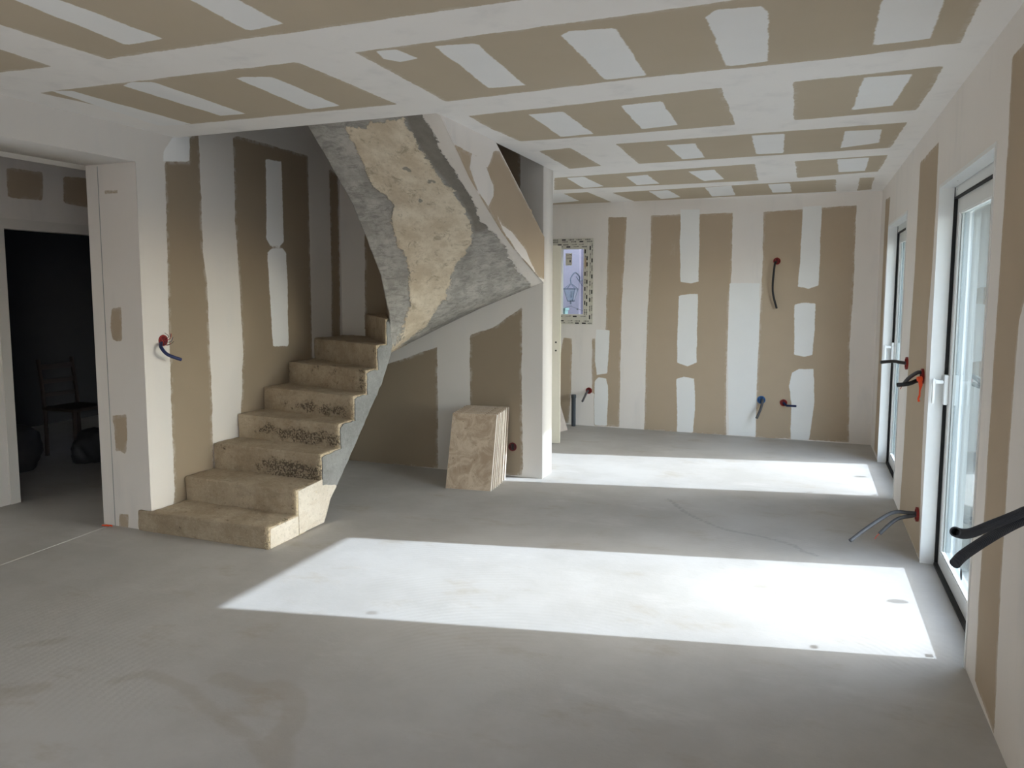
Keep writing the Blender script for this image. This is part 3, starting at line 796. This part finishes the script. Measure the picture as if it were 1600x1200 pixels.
# ------------------------------------------------------------------ glazed doors in the right wall
def glazed_door(y0, y1, n, visible=True):
    d = empty('door_%d' % n, (.77, (y0+y1)/2, 0), kind='structure')
    fr = bmesh.new()
    # white liner round the opening, then the fixed frame
    box(fr, (.664, y1-.004, 0), (.736, y1+.010, DH-.006)); box(fr, (.664, y0-.010, 0), (.736, y0+.004, DH-.006)); box(fr, (.664, y0-.01, DH-.006), (.736, y1+.01, DH+.012))
    box(fr, (.742, y1-.010, -.03), (.825, y1+.012, DH-.058)); box(fr, (.742, y0-.012, -.03), (.825, y0+.010, DH-.058)); box(fr, (.742, y0-.012, DH-.058), (.825, y1+.012, DH+.012)); box(fr, (.742, y0+.010, -.03), (.825, y1-.010, .012))
    for a, b in (((.825, y1-.006, -.02), (.834, y1+.012, 2.04)), ((.825, y0-.012, -.02), (.834, y0+.006, 2.04))): box(fr, a, b, 1)
    for f in fr.faces:
        if abs(f.normal.y) > .9 and f.calc_center_median().x > .76: f.material_index = 1
    mesh_obj('frame', fr, [M_PVC, M_PVCO], d)
    pg = bmesh.new()
    box(pg, (.7362, y1-.012, .014), (.7535, y1+.006, DH-.060)); box(pg, (.7362, y0+.004, DH-.068), (.7535, y1+.006, DH-.0585)); box(pg, (.7362, y0-.006, .014), (.7535, y0+.008, DH-.068)); box(pg, (.732, y0+.008, .0005), (.7535, y1-.012, .0135))
    mesh_obj('gasket', pg, M_BLACK, d)
    sa = bmesh.new(); sw = .047
    ya, yb, za, zb = y0+.020, y1-.017, .014, DH-.068
    X0, X1 = .7535, .781
    box(sa, (X0, yb-sw, za), (X1, yb, zb)); box(sa, (X0, ya, za), (X1, ya+sw+.008, zb)); box(sa, (X0, ya+sw+.008, za), (X1, yb-sw, za+.082)); box(sa, (X0, ya+sw+.008, zb-.075), (X1, yb-sw, zb))
    # glazing bead
    for a, b in (((X0+.004, yb-sw-.006, za+.08), (X0+.012, yb-sw, zb-.07)), ((X0+.004, ya+sw, za+.08), (X0+.012, ya+sw+.014, zb-.07)), ((X0+.004, ya+sw+.014, za+.08), (X0+.011, yb-sw-.006, za+.09)), ((X0+.004, ya+sw+.014, zb-.083), (X0+.011, yb-sw-.006, zb-.07))): box(sa, a, b)
    X2, X3 = .781, .805
    box(sa, (X2, yb-sw, za), (X3, yb, zb), 1); box(sa, (X2, ya, za), (X3, ya+sw+.008, zb), 1); box(sa, (X2, ya+sw+.008, za), (X3, yb-sw, za+.082), 1); box(sa, (X2, ya+sw+.008, zb-.075), (X3, yb-sw, zb), 1)
    s_ob = mesh_obj('sash', sa, [M_PVC, M_PVCO], d)
    pn = bmesh.new(); box(pn, (.766, ya+sw, za+.08), (.782, yb-sw, zb-.073))
    mesh_obj('pane', pn, M_GLASS, d)
    sp = bmesh.new()
    for a, b in (((.7675, yb-sw-.016, za+.082), (.7805, yb-sw, zb-.075)), ((.7675, ya+sw, za+.082), (.7805, ya+sw+.008, zb-.075)), ((.7675, ya+sw, za+.080), (.7805, yb-sw, za+.084))): box(sp, a, b)
    mesh_obj('glazing_spacer', sp, M_ALU, d)
    h = bmesh.new(); yh = yb-.022
    box(h, (.730, yh-.014, .92), (.754, yh+.018, 1.085))                 # back plate
    box(h, (.685, yh-.009, 1.035), (.729, yh+.009, 1.055))               # neck
    box(h, (.674, yh-.010, .925), (.688, yh+.010, 1.062))                # grip
    bmesh.ops.bevel(h, geom=h.edges[:], offset=.003, segments=2, affect='EDGES')
    mesh_obj('handle', h, M_PVC, d)
    if visible:
        k = bmesh.new(); disc(k, (.765, y0+.696, .157), (-1, 0, 0), .028, 0)
        disc(k, (.7652, y0+.696, .157), (1, 0, 0), .028, 0); mesh_obj('round_sticker', k, M_STICK, d)
        for yy, zz in ((.106, .122), (.112, .378), (.14, 1.49)):
            k = bmesh.new(); box(k, (.7625, y0+yy-.014, zz-.008), (.7655, y0+yy+.018, zz+.008)); mesh_obj('glazing_clip', k, M_STICK, d)
        k = bmesh.new(); disc(k, (.701, y1-.30, DH-.0065), (0, 0, -1), .004, 0, 10); disc(k, (.7375, y1-.09, DH-.025), (-1, 0, 0), .005, .004, 10)
        mesh_obj('screw_cap', k, M_SCREW, d)
    return d
glazed_door(*OPEN[0], 1); glazed_door(*OPEN[1], 2)
# interior door leaf standing open behind the under-stair partition
dl = empty('door_3', (-2.97, 6.98, 0), kind='structure')
bm = bmesh.new(); A, B = Vector((-2.96, 7.0, .012)), Vector((-2.246, 7.09, .012))
d_ = (B-A).normalized(); n_ = Vector((-d_.y, d_.x, 0))
prism(bm, [A, B, B+n_*.04, A+n_*.04], Vector((0, 0, 1.968))); mesh_obj('leaf', bm, M_CREAM, dl)
bm = bmesh.new()
for z in (1.028, .945):
    disc(bm, B-d_*.043+Vector((0, 0, z-.012)), -n_, .009, .0008, 12)
mesh_obj('handle_hole', bm, M_SCREW, dl)
bm = bmesh.new(); q = A-n_*.0; box(bm, (-2.972, 6.975, .2), (-2.95, 7.01, .3)); box(bm, (-2.972, 6.975, 1.6), (-2.95, 7.01, 1.7)); mesh_obj('hinge', bm, M_ALU, dl)

# ------------------------------------------------------------------ back window still in its printed film
w1 = empty('window_1', ((WX0+WX1)/2, YB, (WZ0+WZ1)/2), kind='structure')
bm = bmesh.new()
gx0, gx1, gz0, gz1 = WX0+.105, WX1-.108, WZ0+.112, WZ1-.118
for a, b in (((WX0, WZ0), (WX0+.055, WZ1)), ((WX1-.055, WZ0), (WX1, WZ1)), ((WX0+.055, WZ0), (WX1-.055, WZ0+.055)), ((WX0+.055, WZ1-.055), (WX1-.055, WZ1))): box(bm, (a[0], YB-.012, a[1]), (b[0], YB+.06, b[1]))
mesh_obj('frame', bm, M_FILM, w1)
bm = bmesh.new()
for a, b in (((WX0+.05, WZ0+.05), (gx0, WZ1-.05)), ((gx1, WZ0+.05), (WX1-.05, WZ1-.05)), ((gx0, WZ0+.05), (gx1, gz0)), ((gx0, gz1), (gx1, WZ1-.05))): box(bm, (a[0], YB-.026, a[1]), (b[0], YB+.05, b[1]))
sash = mesh_obj('sash', bm, M_FILM, w1)
# printed marks: short bars and little letter-like strokes in rows along each side
bm = bmesh.new(); rnd = random.Random(3)
def marks(x0, x1, z0, z1, y, vert):
    L = (z1-z0) if vert else (x1-x0); c = (x0+x1)/2 if vert else (z0+z1)/2; t = .0; t0 = z0 if vert else x0
    kind = rnd.random()
    while t < L-.03:
        r = rnd.random()
        if r < .35:
            ln = .045; parts = [(t, t+ln, -.008, .006)]
        elif r < .75:
            ln = .07; parts = [(t+k*.016, t+k*.016+.009, -.006, .004) for k in range(4)]
            parts += [(t+k*.016+.003, t+k*.016+.006, -.010, .008) for k in (1, 3)]
        else:
            ln = .06; parts = [(t, t+ln, -.0015, .0015), (t+ln*.7, t+ln, .003, .006)]
        for a, b, p, q in parts:
            if b > L: continue
            if vert: box(bm, (c+p, y-.0012, t0+a), (c+q, y, t0+b))
            else: box(bm, (t0+a, y-.0012, c+p), (t0+b, y, c+q))
        t += ln+.02+rnd.random()*.025
for c in (WX0+.012, WX0+.034, WX1-.034, WX1-.012): marks(c-.01, c+.01, WZ0+.06, WZ1-.06, YB-.012, True)
for c in (WZ0+.014, WZ0+.038, WZ1-.036, WZ1-.014): marks(WX0, WX1, c-.01, c+.01, YB-.012, False)
for c in (gx0-.028, gx1+.020, gx1+.042): marks(c-.01, c+.01, gz0, gz1, YB-.026, True)
for c in (gz0-.022, gz1+.024, gz1+.048): marks(WX0+.06, WX1-.06, c-.01, c+.01, YB-.026, False)
mesh_obj('film_print', bm, M_SCREW, w1, label='black printed marks on the protective film')
bm = bmesh.new(); box(bm, (gx0-.002, YB+.0, gz0-.002), (gx1+.002, YB+.012, gz1+.002)); mesh_obj('pane', bm, M_GLASS, w1)
bm = bmesh.new(); box(bm, (gx1+.014, YB-.029, 1.80), (gx1+.034, YB-.026, 1.90)); mesh_obj('tan_tape', bm, flat('tan_tape', (.52, .40, .28), .7), w1)
bm = bmesh.new(); X = at('y', YB, 884, 396); box(bm, (X.x, YB-.0035, X.z-.135), (X.x+.075, YB-.001, X.z), 0)
for zz, l, off in ((-.018, .04, 0), (-.05, .06, .005), (-.06, .055, .01), (-.125, .045, .015)): box(bm, (X.x+.006+off, YB-.0045, X.z+zz-.004), (X.x+.006+off+l, YB-.0035, X.z+zz), 1)
for a in range(7):
    t = a*.3; box(bm, (X.x+.050+.014*math.cos(t), YB-.0045, X.z-.022+.012*math.sin(t)-.004), (X.x+.056+.014*math.cos(t), YB-.0035, X.z-.022+.012*math.sin(t)+.002), 1)
box(bm, (X.x+.045, YB-.0045, X.z-.10), (X.x+.062, YB-.0035, X.z-.075), 1)
mesh_obj('glass_sticker', bm, [M_FILM, M_STICK], w1)

# porch wall seen through it, with a hanging lantern
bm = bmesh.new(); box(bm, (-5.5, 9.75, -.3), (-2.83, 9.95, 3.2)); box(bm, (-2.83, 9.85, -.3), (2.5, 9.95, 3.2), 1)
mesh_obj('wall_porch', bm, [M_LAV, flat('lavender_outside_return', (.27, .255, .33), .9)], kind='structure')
LX, LY, LZ = -2.85, 9.45, 1.50
lan = empty('wall_lantern', (LX, 9.75, LZ), 'small glass and metal lantern on a curled bracket, outside the far window', 'lantern')
bm = bmesh.new()
tp, bt = .075, .035
def quadring(z, r): return [Vector((LX+sx*r, LY+sy*r, z)) for sx, sy in ((-1, -1), (1, -1), (1, 1), (-1, 1))]
lv = [quadring(LZ+.06, tp), quadring(LZ-.10, bt)]
for k in range(4):
    tube(bm, [lv[0][k], lv[1][k]], .005, 6); tube(bm, [lv[0][k], lv[0][(k+1) % 4]], .007, 6); tube(bm, [lv[1][k], lv[1][(k+1) % 4]], .006, 6); tube(bm, [lv[0][k], Vector((LX, LY, LZ+.13))], .005, 6)
tube(bm, [lv[1][0]+(Vector((LX, LY, LZ-.1))-lv[1][0])*.9, Vector((LX, LY, LZ-.14))], .012, 6); tube(bm, [Vector((LX, LY, LZ-.06)), Vector((LX, LY, LZ+.02))], .014, 8)
mesh_obj('cage', bm, M_IRON, lan)
bm = bmesh.new(); a = quadring(LZ+.058, tp*.95); b = quadring(LZ-.098, bt*.95); va = [bm.verts.new(p) for p in a]; vb = [bm.verts.new(p) for p in b]
for k in range(4): bm.faces.new((va[k], va[(k+1) % 4], vb[(k+1) % 4], vb[k]))
bm.faces.new(va); mesh_obj('lantern_glass', bm, M_LGLASS, lan)
bm = bmesh.new(); tube(bm, [(LX, LY, LZ+.13), (LX-.01, LY+.02, LZ+.2), (LX+.03, LY+.08, LZ+.27), (LX+.07, LY+.15, LZ+.22), (LX+.06, LY+.2, LZ+.16), (LX+.11, LY+.24, LZ+.2), (LX+.13, LY+.29, LZ+.30)], .009, 8)
tube(bm, [(LX+.04, LY+.1, LZ+.22), (LX+.1, LY+.2, LZ+.10), (LX+.14, LY+.29, LZ+.06)], .006, 6)
box(bm, (LX+.09, 9.735, LZ+.02), (LX+.17, 9.75, LZ+.34)); mesh_obj('bracket', bm, M_IRON, lan)
bm = bmesh.new()
tube(bm, [(LX-.28, 9.42, LZ-.25), (LX, 9.42, LZ-.165), (LX, 9.42, LZ-.165)], .003, 6); tube(bm, [(LX, 9.42, LZ-.165), (LX+.28, 9.42, LZ-.26)], .003, 6)
disc(bm, (LX+.1, 9.415, LZ-.205), (0, -1, 0), .012); tag(mesh_obj('hanging_wire', bm, M_STICK), 'thin dark wire sagging in a peak below the outside lantern', 'wire')
bm = bmesh.new(); X = at('y', 9.0, 880, 487); box(bm, (X.x-.12, 8.95, X.z-.25), (X.x+.035, 9.1, X.z+.03))
bmesh.ops.bevel(bm, geom=bm.edges[:], offset=.01, segments=2, affect='EDGES')
box(bm, (X.x-.14, 8.94, X.z+.02), (X.x+.045, 9.11, X.z+.045)); box(bm, (X.x-.12, 8.95, -.1), (X.x-.09, 9.1, X.z-.24)); box(bm, (X.x, 8.95, -.1), (X.x+.03, 9.1, X.z-.24))
tag(mesh_obj('garden_bin', bm, M_GREEN), 'dark green box top just showing at the lower left of the far window', 'box')
# outside wall added to dim what shows through the glazed doors
bm = bmesh.new(); box(bm, (1.02, 9.3, -.3), (6.5, 9.6, 3.6)); mesh_obj('wall_added_outside', bm, flat('added_wall_grey', (.12, .12, .12), .95), kind='structure')
# outside ground
bm = bmesh.new(); box(bm, (1.02, -30, -.3), (60, 60, -.08)); box(bm, (-20, 8.42, -.3), (1.02, 60, -.1)); box(bm, (-20, -30, -.3), (1.02, -3.52, -.1))
mesh_obj('ground_outside', bm, flat('terrace_gravel', (.20, .195, .185), .95), kind='structure')

# ------------------------------------------------------------------ stack of travertine treads
A0 = Vector((-2.568, 5.165, 0)); B0 = Vector((-2.201, 5.209, 0)); ab = (B0-A0).normalized(); nn = Vector((-ab.y, ab.x, 0))
NT_ = 9; Wd, Ht, Th = .368, .60, .0285
words = ['front tile of the leaning travertine stack, its whole veined face showing'] + [
 'travertine tile %s in the leaning stack, counted from the front' % s for s in ('second', 'third', 'fourth', 'fifth', 'sixth', 'seventh', 'eighth')] + ['rear travertine tile of the stack, resting on the under-stair wall']
rt = random.Random(5)
for i in range(NT_):
    base = .0445*i; lean = math.radians(18-6.0*i/(NT_-1))
    dx = 0 if i == 0 else rt.uniform(-.006, .006)+.002*i
    bm = bmesh.new(); box(bm, (0, 0, 0), (Wd, Th, Ht))
    bmesh.ops.bevel(bm, geom=bm.edges[:], offset=.0015, segments=1, affect='EDGES')
    bm.normal_update()
    for f in bm.faces: f.material_index = 0 if abs(f.normal.y) > .8 else 1
    me = bpy.data.meshes.new('travertine_tile'); bm.to_mesh(me); bm.free(); me.materials.append(M_TRAV); me.materials.append(M_TRAVE)
    o = bpy.data.objects.new('travertine_tile', me); COL.objects.link(o)
    o.location = A0+nn*base+ab*dx+Vector((0, 0, .0005))
    o.rotation_euler = (-lean, 0, math.atan2(ab.y, ab.x))
    tag(o, words[i], 'tile', 'travertine tiles stacked under the stair')
# lone slab leaning behind the open door
P = [at('z', 0, 872, 687), at('z', 0, 888, 672)]
bm = bmesh.new()
a, b = Vector((-2.60, 7.36, 0)), Vector((-2.395, 7.86, 0)); t1 = Vector((-.20, .02, .62))
prism(bm, [a+Vector((.02, -.05, 0)), b, b+t1, a+t1+Vector((.02, -.05, 0))], Vector((-.03, .012, .01)))
tag(mesh_obj('stone_slab', bm, flat('pinkish_stone', (.50, .44, .40), .7, nz=.25, sc=18)), 'pinkish stone slab leaning behind the open cream door', 'slab')
# drain pipe stub
bm = bmesh.new(); c = at('y', 8.12, 896, 664); tube(bm, [(c.x, 8.12, 0), (c.x, 8.12, .18), (c.x, 8.12, .335)], .025, 20, hollow=True); tag_p = bm
dp = empty('drain_pipe', (c.x, 8.12, 0), 'short dark grey waste pipe standing at the foot of the far wall', 'pipe')
mesh_obj('pipe_body', bm, M_PIPE, dp, smooth=True)
bm = bmesh.new(); tube(bm, [(c.x, 8.12, .325), (c.x, 8.12, .34), (c.x, 8.12, .36)], .029, 20); mesh_obj('pipe_collar', bm, M_PIPE, dp)

# ------------------------------------------------------------------ electrical boxes and conduits
def elec(loc, nrm, label, colr=(M_RED, M_REDD), r=.034, dep=.006):
    loc = Vector(loc); e_ = empty('electrical_box', loc, label, 'electrical box', 'flush electrical boxes in the walls')
    cs = [loc]
    bm = bmesh.new()
    for c in cs: disc_ring(bm, c, nrm, r*.84, r*1.06, dep)
    n = Vector(nrm); a = n.orthogonal().normalized(); b = n.cross(a)
    for c in cs:      # screw lugs
        for s in (-1, 1):
            q = c+Vector((0, 0, s*r*.92)); tube(bm, [q+n*.001, q+n*dep], .006, 8)
    mesh_obj('rim', bm, colr[0], e_)
    bm = bmesh.new()
    for c in cs: disc(bm, c, nrm, r*.85, .0009)  # flat disc, its dark colour stands for the shade in the cavity
    ins = mesh_obj('box_back', bm, colr[1], e_)
    for c in cs:
        t = n.cross(Vector((0, 0, 1)))
        for s in (-1, 1):
            bm = bmesh.new(); tube(bm, [c+t*s*r*.5+n*.002+Vector((0, 0, -r*.6)), c+t*s*r*.4+n*.003, c+t*s*r*.5+n*.002+Vector((0, 0, r*.6))], .003, 6)
            mesh_obj('knockout_rib', bm, colr[0], e_)
    return e_
def cond(pts, r, mat, label, wire=None, corr=.0, hollow=False, seg=10, name='conduit'):
    o = empty('conduit', pts[0], label, 'conduit', 'loose conduit ends')
    bm = bmesh.new(); tube(bm, pts, r, seg, corr=corr, hollow=hollow); mesh_obj('corrugated_tube', bm, mat, o, smooth=not corr)
    if wire:
        p = Vector(pts[-1]); d = (p-Vector(pts[-2])).normalized(); bm = bmesh.new()
        tube(bm, [p-d*.01, p+d*.02, p+d*.035+Vector((0, 0, -.008))], .002, 6); mesh_obj('wire_end', bm, wire, o)
    return o
# far wall
bb = Vector((-.277, YB, 1.842)); elec(bb, (0, -1, 0), 'red round box high on the far wall, black conduit hanging from it')
cond([bb+Vector((-.01, -.004, -.01)), bb+Vector((-.02, -.05, -.05)), bb+Vector((-.03, -.045, -.3)), at('y', YB-.03, 1213.5, 482)], .011, M_CBLK, 'black conduit hanging straight down the far wall')
bb = Vector((-.385, YB, .400)); elec(bb, (0, -1, 0), 'blue round box low on the far wall', (M_BLUE, M_BLUED), r=.04)
cond([bb+Vector((.01, -.004, .0)), bb+Vector((.012, -.045, -.03)), bb+Vector((-.005, -.07, -.1)), at('y', YB-.09, 1182, 654)], .014, M_CGREY, 'grey conduit drooping from the blue box', hollow=True)
bb = Vector((-.165, YB, .382)); elec(bb, (0, -1, 0), 'red box low on the far wall, right of the blue box')
cond([bb+Vector((.0, -.004, -.0)), bb+Vector((.03, -.04, -.022)), at('y', YB-.08, 1232, 634), at('y', YB-.11, 1244, 634.5)], .011, M_CBLUE, 'navy conduit pointing right from the low red far-wall box')
bb = Vector((-2.25, YB, .405)); elec(bb, (0, -1, 0), 'red box low on the far wall beside the standing waste pipe')
cond([bb+Vector((-.01, -.004, 0)), bb+Vector((-.02, -.05, -.03)), at('y', YB-.12, 913, 621), at('y', YB-.2, 910, 627)], .012, M_CGREY, 'dark grey conduit curling down left beside the waste pipe')
# left wall by the stair
bb = Vector((XL, 3.69, 1.22)); elec(bb, (1, 0, 0), 'red box on the left wall at the white corner, above the first steps')
P3 = [bb+Vector((.004, -.02, -.015)), at('x', XL+.05, 252, 543), at('x', XL+.09, 262, 554), at('x', XL+.12, 283, 562)]
cond(P3, .011, M_CBLUE, 'navy conduit curving right from the red box on the left wall')
bm = bmesh.new(); rw = random.Random(2)
for k in range(9):
    a = rw.uniform(0, 6.28); tube(bm, [bb+Vector((.003, .012*math.cos(a), .012*math.sin(a))), bb+Vector((.035, .03*math.cos(a+.7), .03*math.sin(a+.7))), bb+Vector((.02+rw.uniform(0, .03), .045*math.cos(a+1.3), .04*math.sin(a+1.3)+.01))], .0016, 5, mi=k % 3)
tag(mesh_obj('wire_bundle', bm, [M_WIRE, M_CBLK, M_CBLUE]), 'tangle of short red and dark wires coiled in the left wall box', 'wires')
# right wall
n = (-1, 0, 0)
bb = Vector((XR, 5.70, 1.052)); elec(bb, n, 'red box on the right wall between the two glazed doors, the farther one', r=.040, dep=.014)
def onx(y, px, py): return at('y', y, px, py)
cond([bb+Vector((-.004, 0, 0)), bb+Vector((-.05, 0, .006)), onx(5.68, 1395, 564.5), onx(5.66, 1376, 566)], .0115, M_CGREY, 'grey conduit sticking out level from the farther right-wall box')
bb = Vector((XR, 4.965, 1.043)); elec(bb, n, 'red box on the right wall just left of the near door, orange tape below it', r=.042, dep=.014)
cond([bb+Vector((-.004, 0, .02)), onx(4.95, 1434, 582), onx(4.93, 1421, 590), onx(4.92, 1413, 599)], .0115, M_CGREY, 'grey conduit arching down from the red box beside the near door', wire=M_WIRE)
cond([bb+Vector((-.004, 0, -.02)), onx(4.93, 1432, 595), onx(4.90, 1420, 599.5), onx(4.88, 1402, 601.5)], .0125, M_CBLK, 'black conduit with orange tape, below the arching grey one')
pb = onx(4.89, 1437, 593)
bm = bmesh.new()
pts = [onx(4.885, *p) for p in ((1434.5, 594), (1441, 594), (1441.5, 602), (1438.5, 610), (1438, 620), (1436, 623), (1438, 627), (1434, 628), (1433, 623), (1435.5, 617), (1436, 606))]
prism(bm, pts, Vector((0, -.002, 0))); tube(bm, [pb+Vector((-.012, .0, .002)), pb+Vector((.012, .006, .005))], .0145, 12)
tag(mesh_obj('marking_tape', bm, M_ORANGE), 'orange tape tied round the black conduit and dangling', 'tape')
bb = Vector((XR, 4.885, .232)); elec(bb, n, 'red box low on the right wall near the floor', r=.040, dep=.014)
cond([bb+Vector((-.004, 0, .004)), onx(4.87, 1418, 801), onx(4.82, 1395, 801), onx(4.74, 1365, 818), onx(4.66, 1328, 845)], .011, M_CGREY, 'long grey conduit arching over the floor from the low right-wall box', hollow=True)
cond([bb+Vector((-.004, 0, -.006)), onx(4.87, 1425, 806), onx(4.84, 1400, 812), onx(4.80, 1374, 834)], .011, M_CGREY, 'shorter grey conduit under the long one, red wire at its tip', wire=M_WIRE)
# large conduits in the right foreground
bb = Vector((XR, 1.70, 1.45)); elec(bb, n, 'red box on the right wall feeding the two big foreground conduits', r=.042, dep=.014)
def dep(px, py, d): return EYE+ray(px, py)*d
cond([bb+Vector((-.004, 0, .03)), dep(1640, 778, 1.56), dep(1600, 799, 1.52), dep(1575, 810, 1.50), dep(1545, 822, 1.47), dep(1520, 832, 1.44), dep(1504, 834, 1.40), dep(1492.5, 831, 1.37)], .0095, M_CDARK, 'upper big charcoal conduit with open end, right foreground', corr=.0034, hollow=True, seg=20)
cond([bb+Vector((-.004, 0, -.03)), dep(1645, 792, 1.60), dep(1600, 812, 1.56), dep(1575, 824, 1.54), dep(1545, 841, 1.52), dep(1520, 857, 1.50), dep(1502, 870, 1.48), dep(1491, 882, 1.47)], .0105, M_CDARK, 'lower big charcoal ribbed conduit, right foreground', corr=.0050, seg=20)
# behind the tiles
elec((-2.219, YU, .248), (0, -1, 0), 'dark red box low on the under-stair wall, half hidden by the tiles', (M_REDD, M_SCREW))
# orange chalk lump on the floor at the corner of the opening
bm = bmesh.new(); c = at('z', 0, 167, 822.5); 
for k, (dx, dy, r) in enumerate(((-.03, .0, .006), (-.01, .006, .008), (.015, .012, .007))):
    tube(bm, [c+Vector((dx, dy-.01, .006)), c+Vector((dx+.012, dy-.008, .009)), c+Vector((dx+.024, dy-.004, .004))], r*.7, 6)
tag(mesh_obj('floor_marker', bm, M_ORANGE), 'tiny orange marker scrap on the floor at the corridor corner', 'marker')

# ------------------------------------------------------------------ dark room contents
ch = empty('ladder_back_chair', (-6.35, 5.1, 0), 'dark ladder-back chair standing in the unlit room', 'chair')
bm = bmesh.new()
yc, xc = 5.02, -6.55
def P4(dx, dy, z): return Vector((xc+dx, yc+dy, z))
for dy in (-.17, .17):
    bm = bmesh.new(); tube(bm, [P4(0, dy, 0), P4(0, dy, .45), P4(-.05, dy, .90)], .018, 8); mesh_obj('back_post', bm, M_DWOOD, ch)
    bm = bmesh.new(); tube(bm, [P4(.38, dy, 0), P4(.38, dy, .45)], .018, 8); mesh_obj('leg', bm, M_DWOOD, ch)
for z, hh in ((.80, .05), (.67, .04), (.55, .035)):
    bm = bmesh.new(); x_ = -.05*(z-.45)/.45; box(bm, P4(x_-.008, -.16, z), P4(x_+.008, .16, z+hh)); mesh_obj('back_slat', bm, M_DWOOD, ch)
bm = bmesh.new(); box(bm, P4(-.02, -.19, .43), P4(.40, .19, .46)); bmesh.ops.bevel(bm, geom=bm.edges[:], offset=.008, segments=2, affect='EDGES'); mesh_obj('seat', bm, M_DWOOD, ch)
def sack(x, y, sx, sy, sz, sd, label):
    bm = bmesh.new(); bmesh.ops.create_icosphere(bm, subdivisions=4, radius=1)
    for v in bm.verts:
        k = 1+.22*nz(v.co, 1.6, sd)+.06*nz(v.co, 6, sd); v.co = Vector((v.co.x*sx*k, v.co.y*sy*k, max(-.75, v.co.z*k)*sz))
    mz = min(v.co.z for v in bm.verts)
    for v in bm.verts: v.co += Vector((x, y, -mz+.001))
    tag(mesh_obj('filled_sack', bm, M_SACK, smooth=True), label, 'sack')
sack(-6.3, 4.30, .22, .30, .22, 3, 'dark slumped sack in the unlit room, left of the chair')
sack(-5.95, 4.86, .16, .20, .17, 8, 'dark slumped sack in front of the chair in the unlit room')
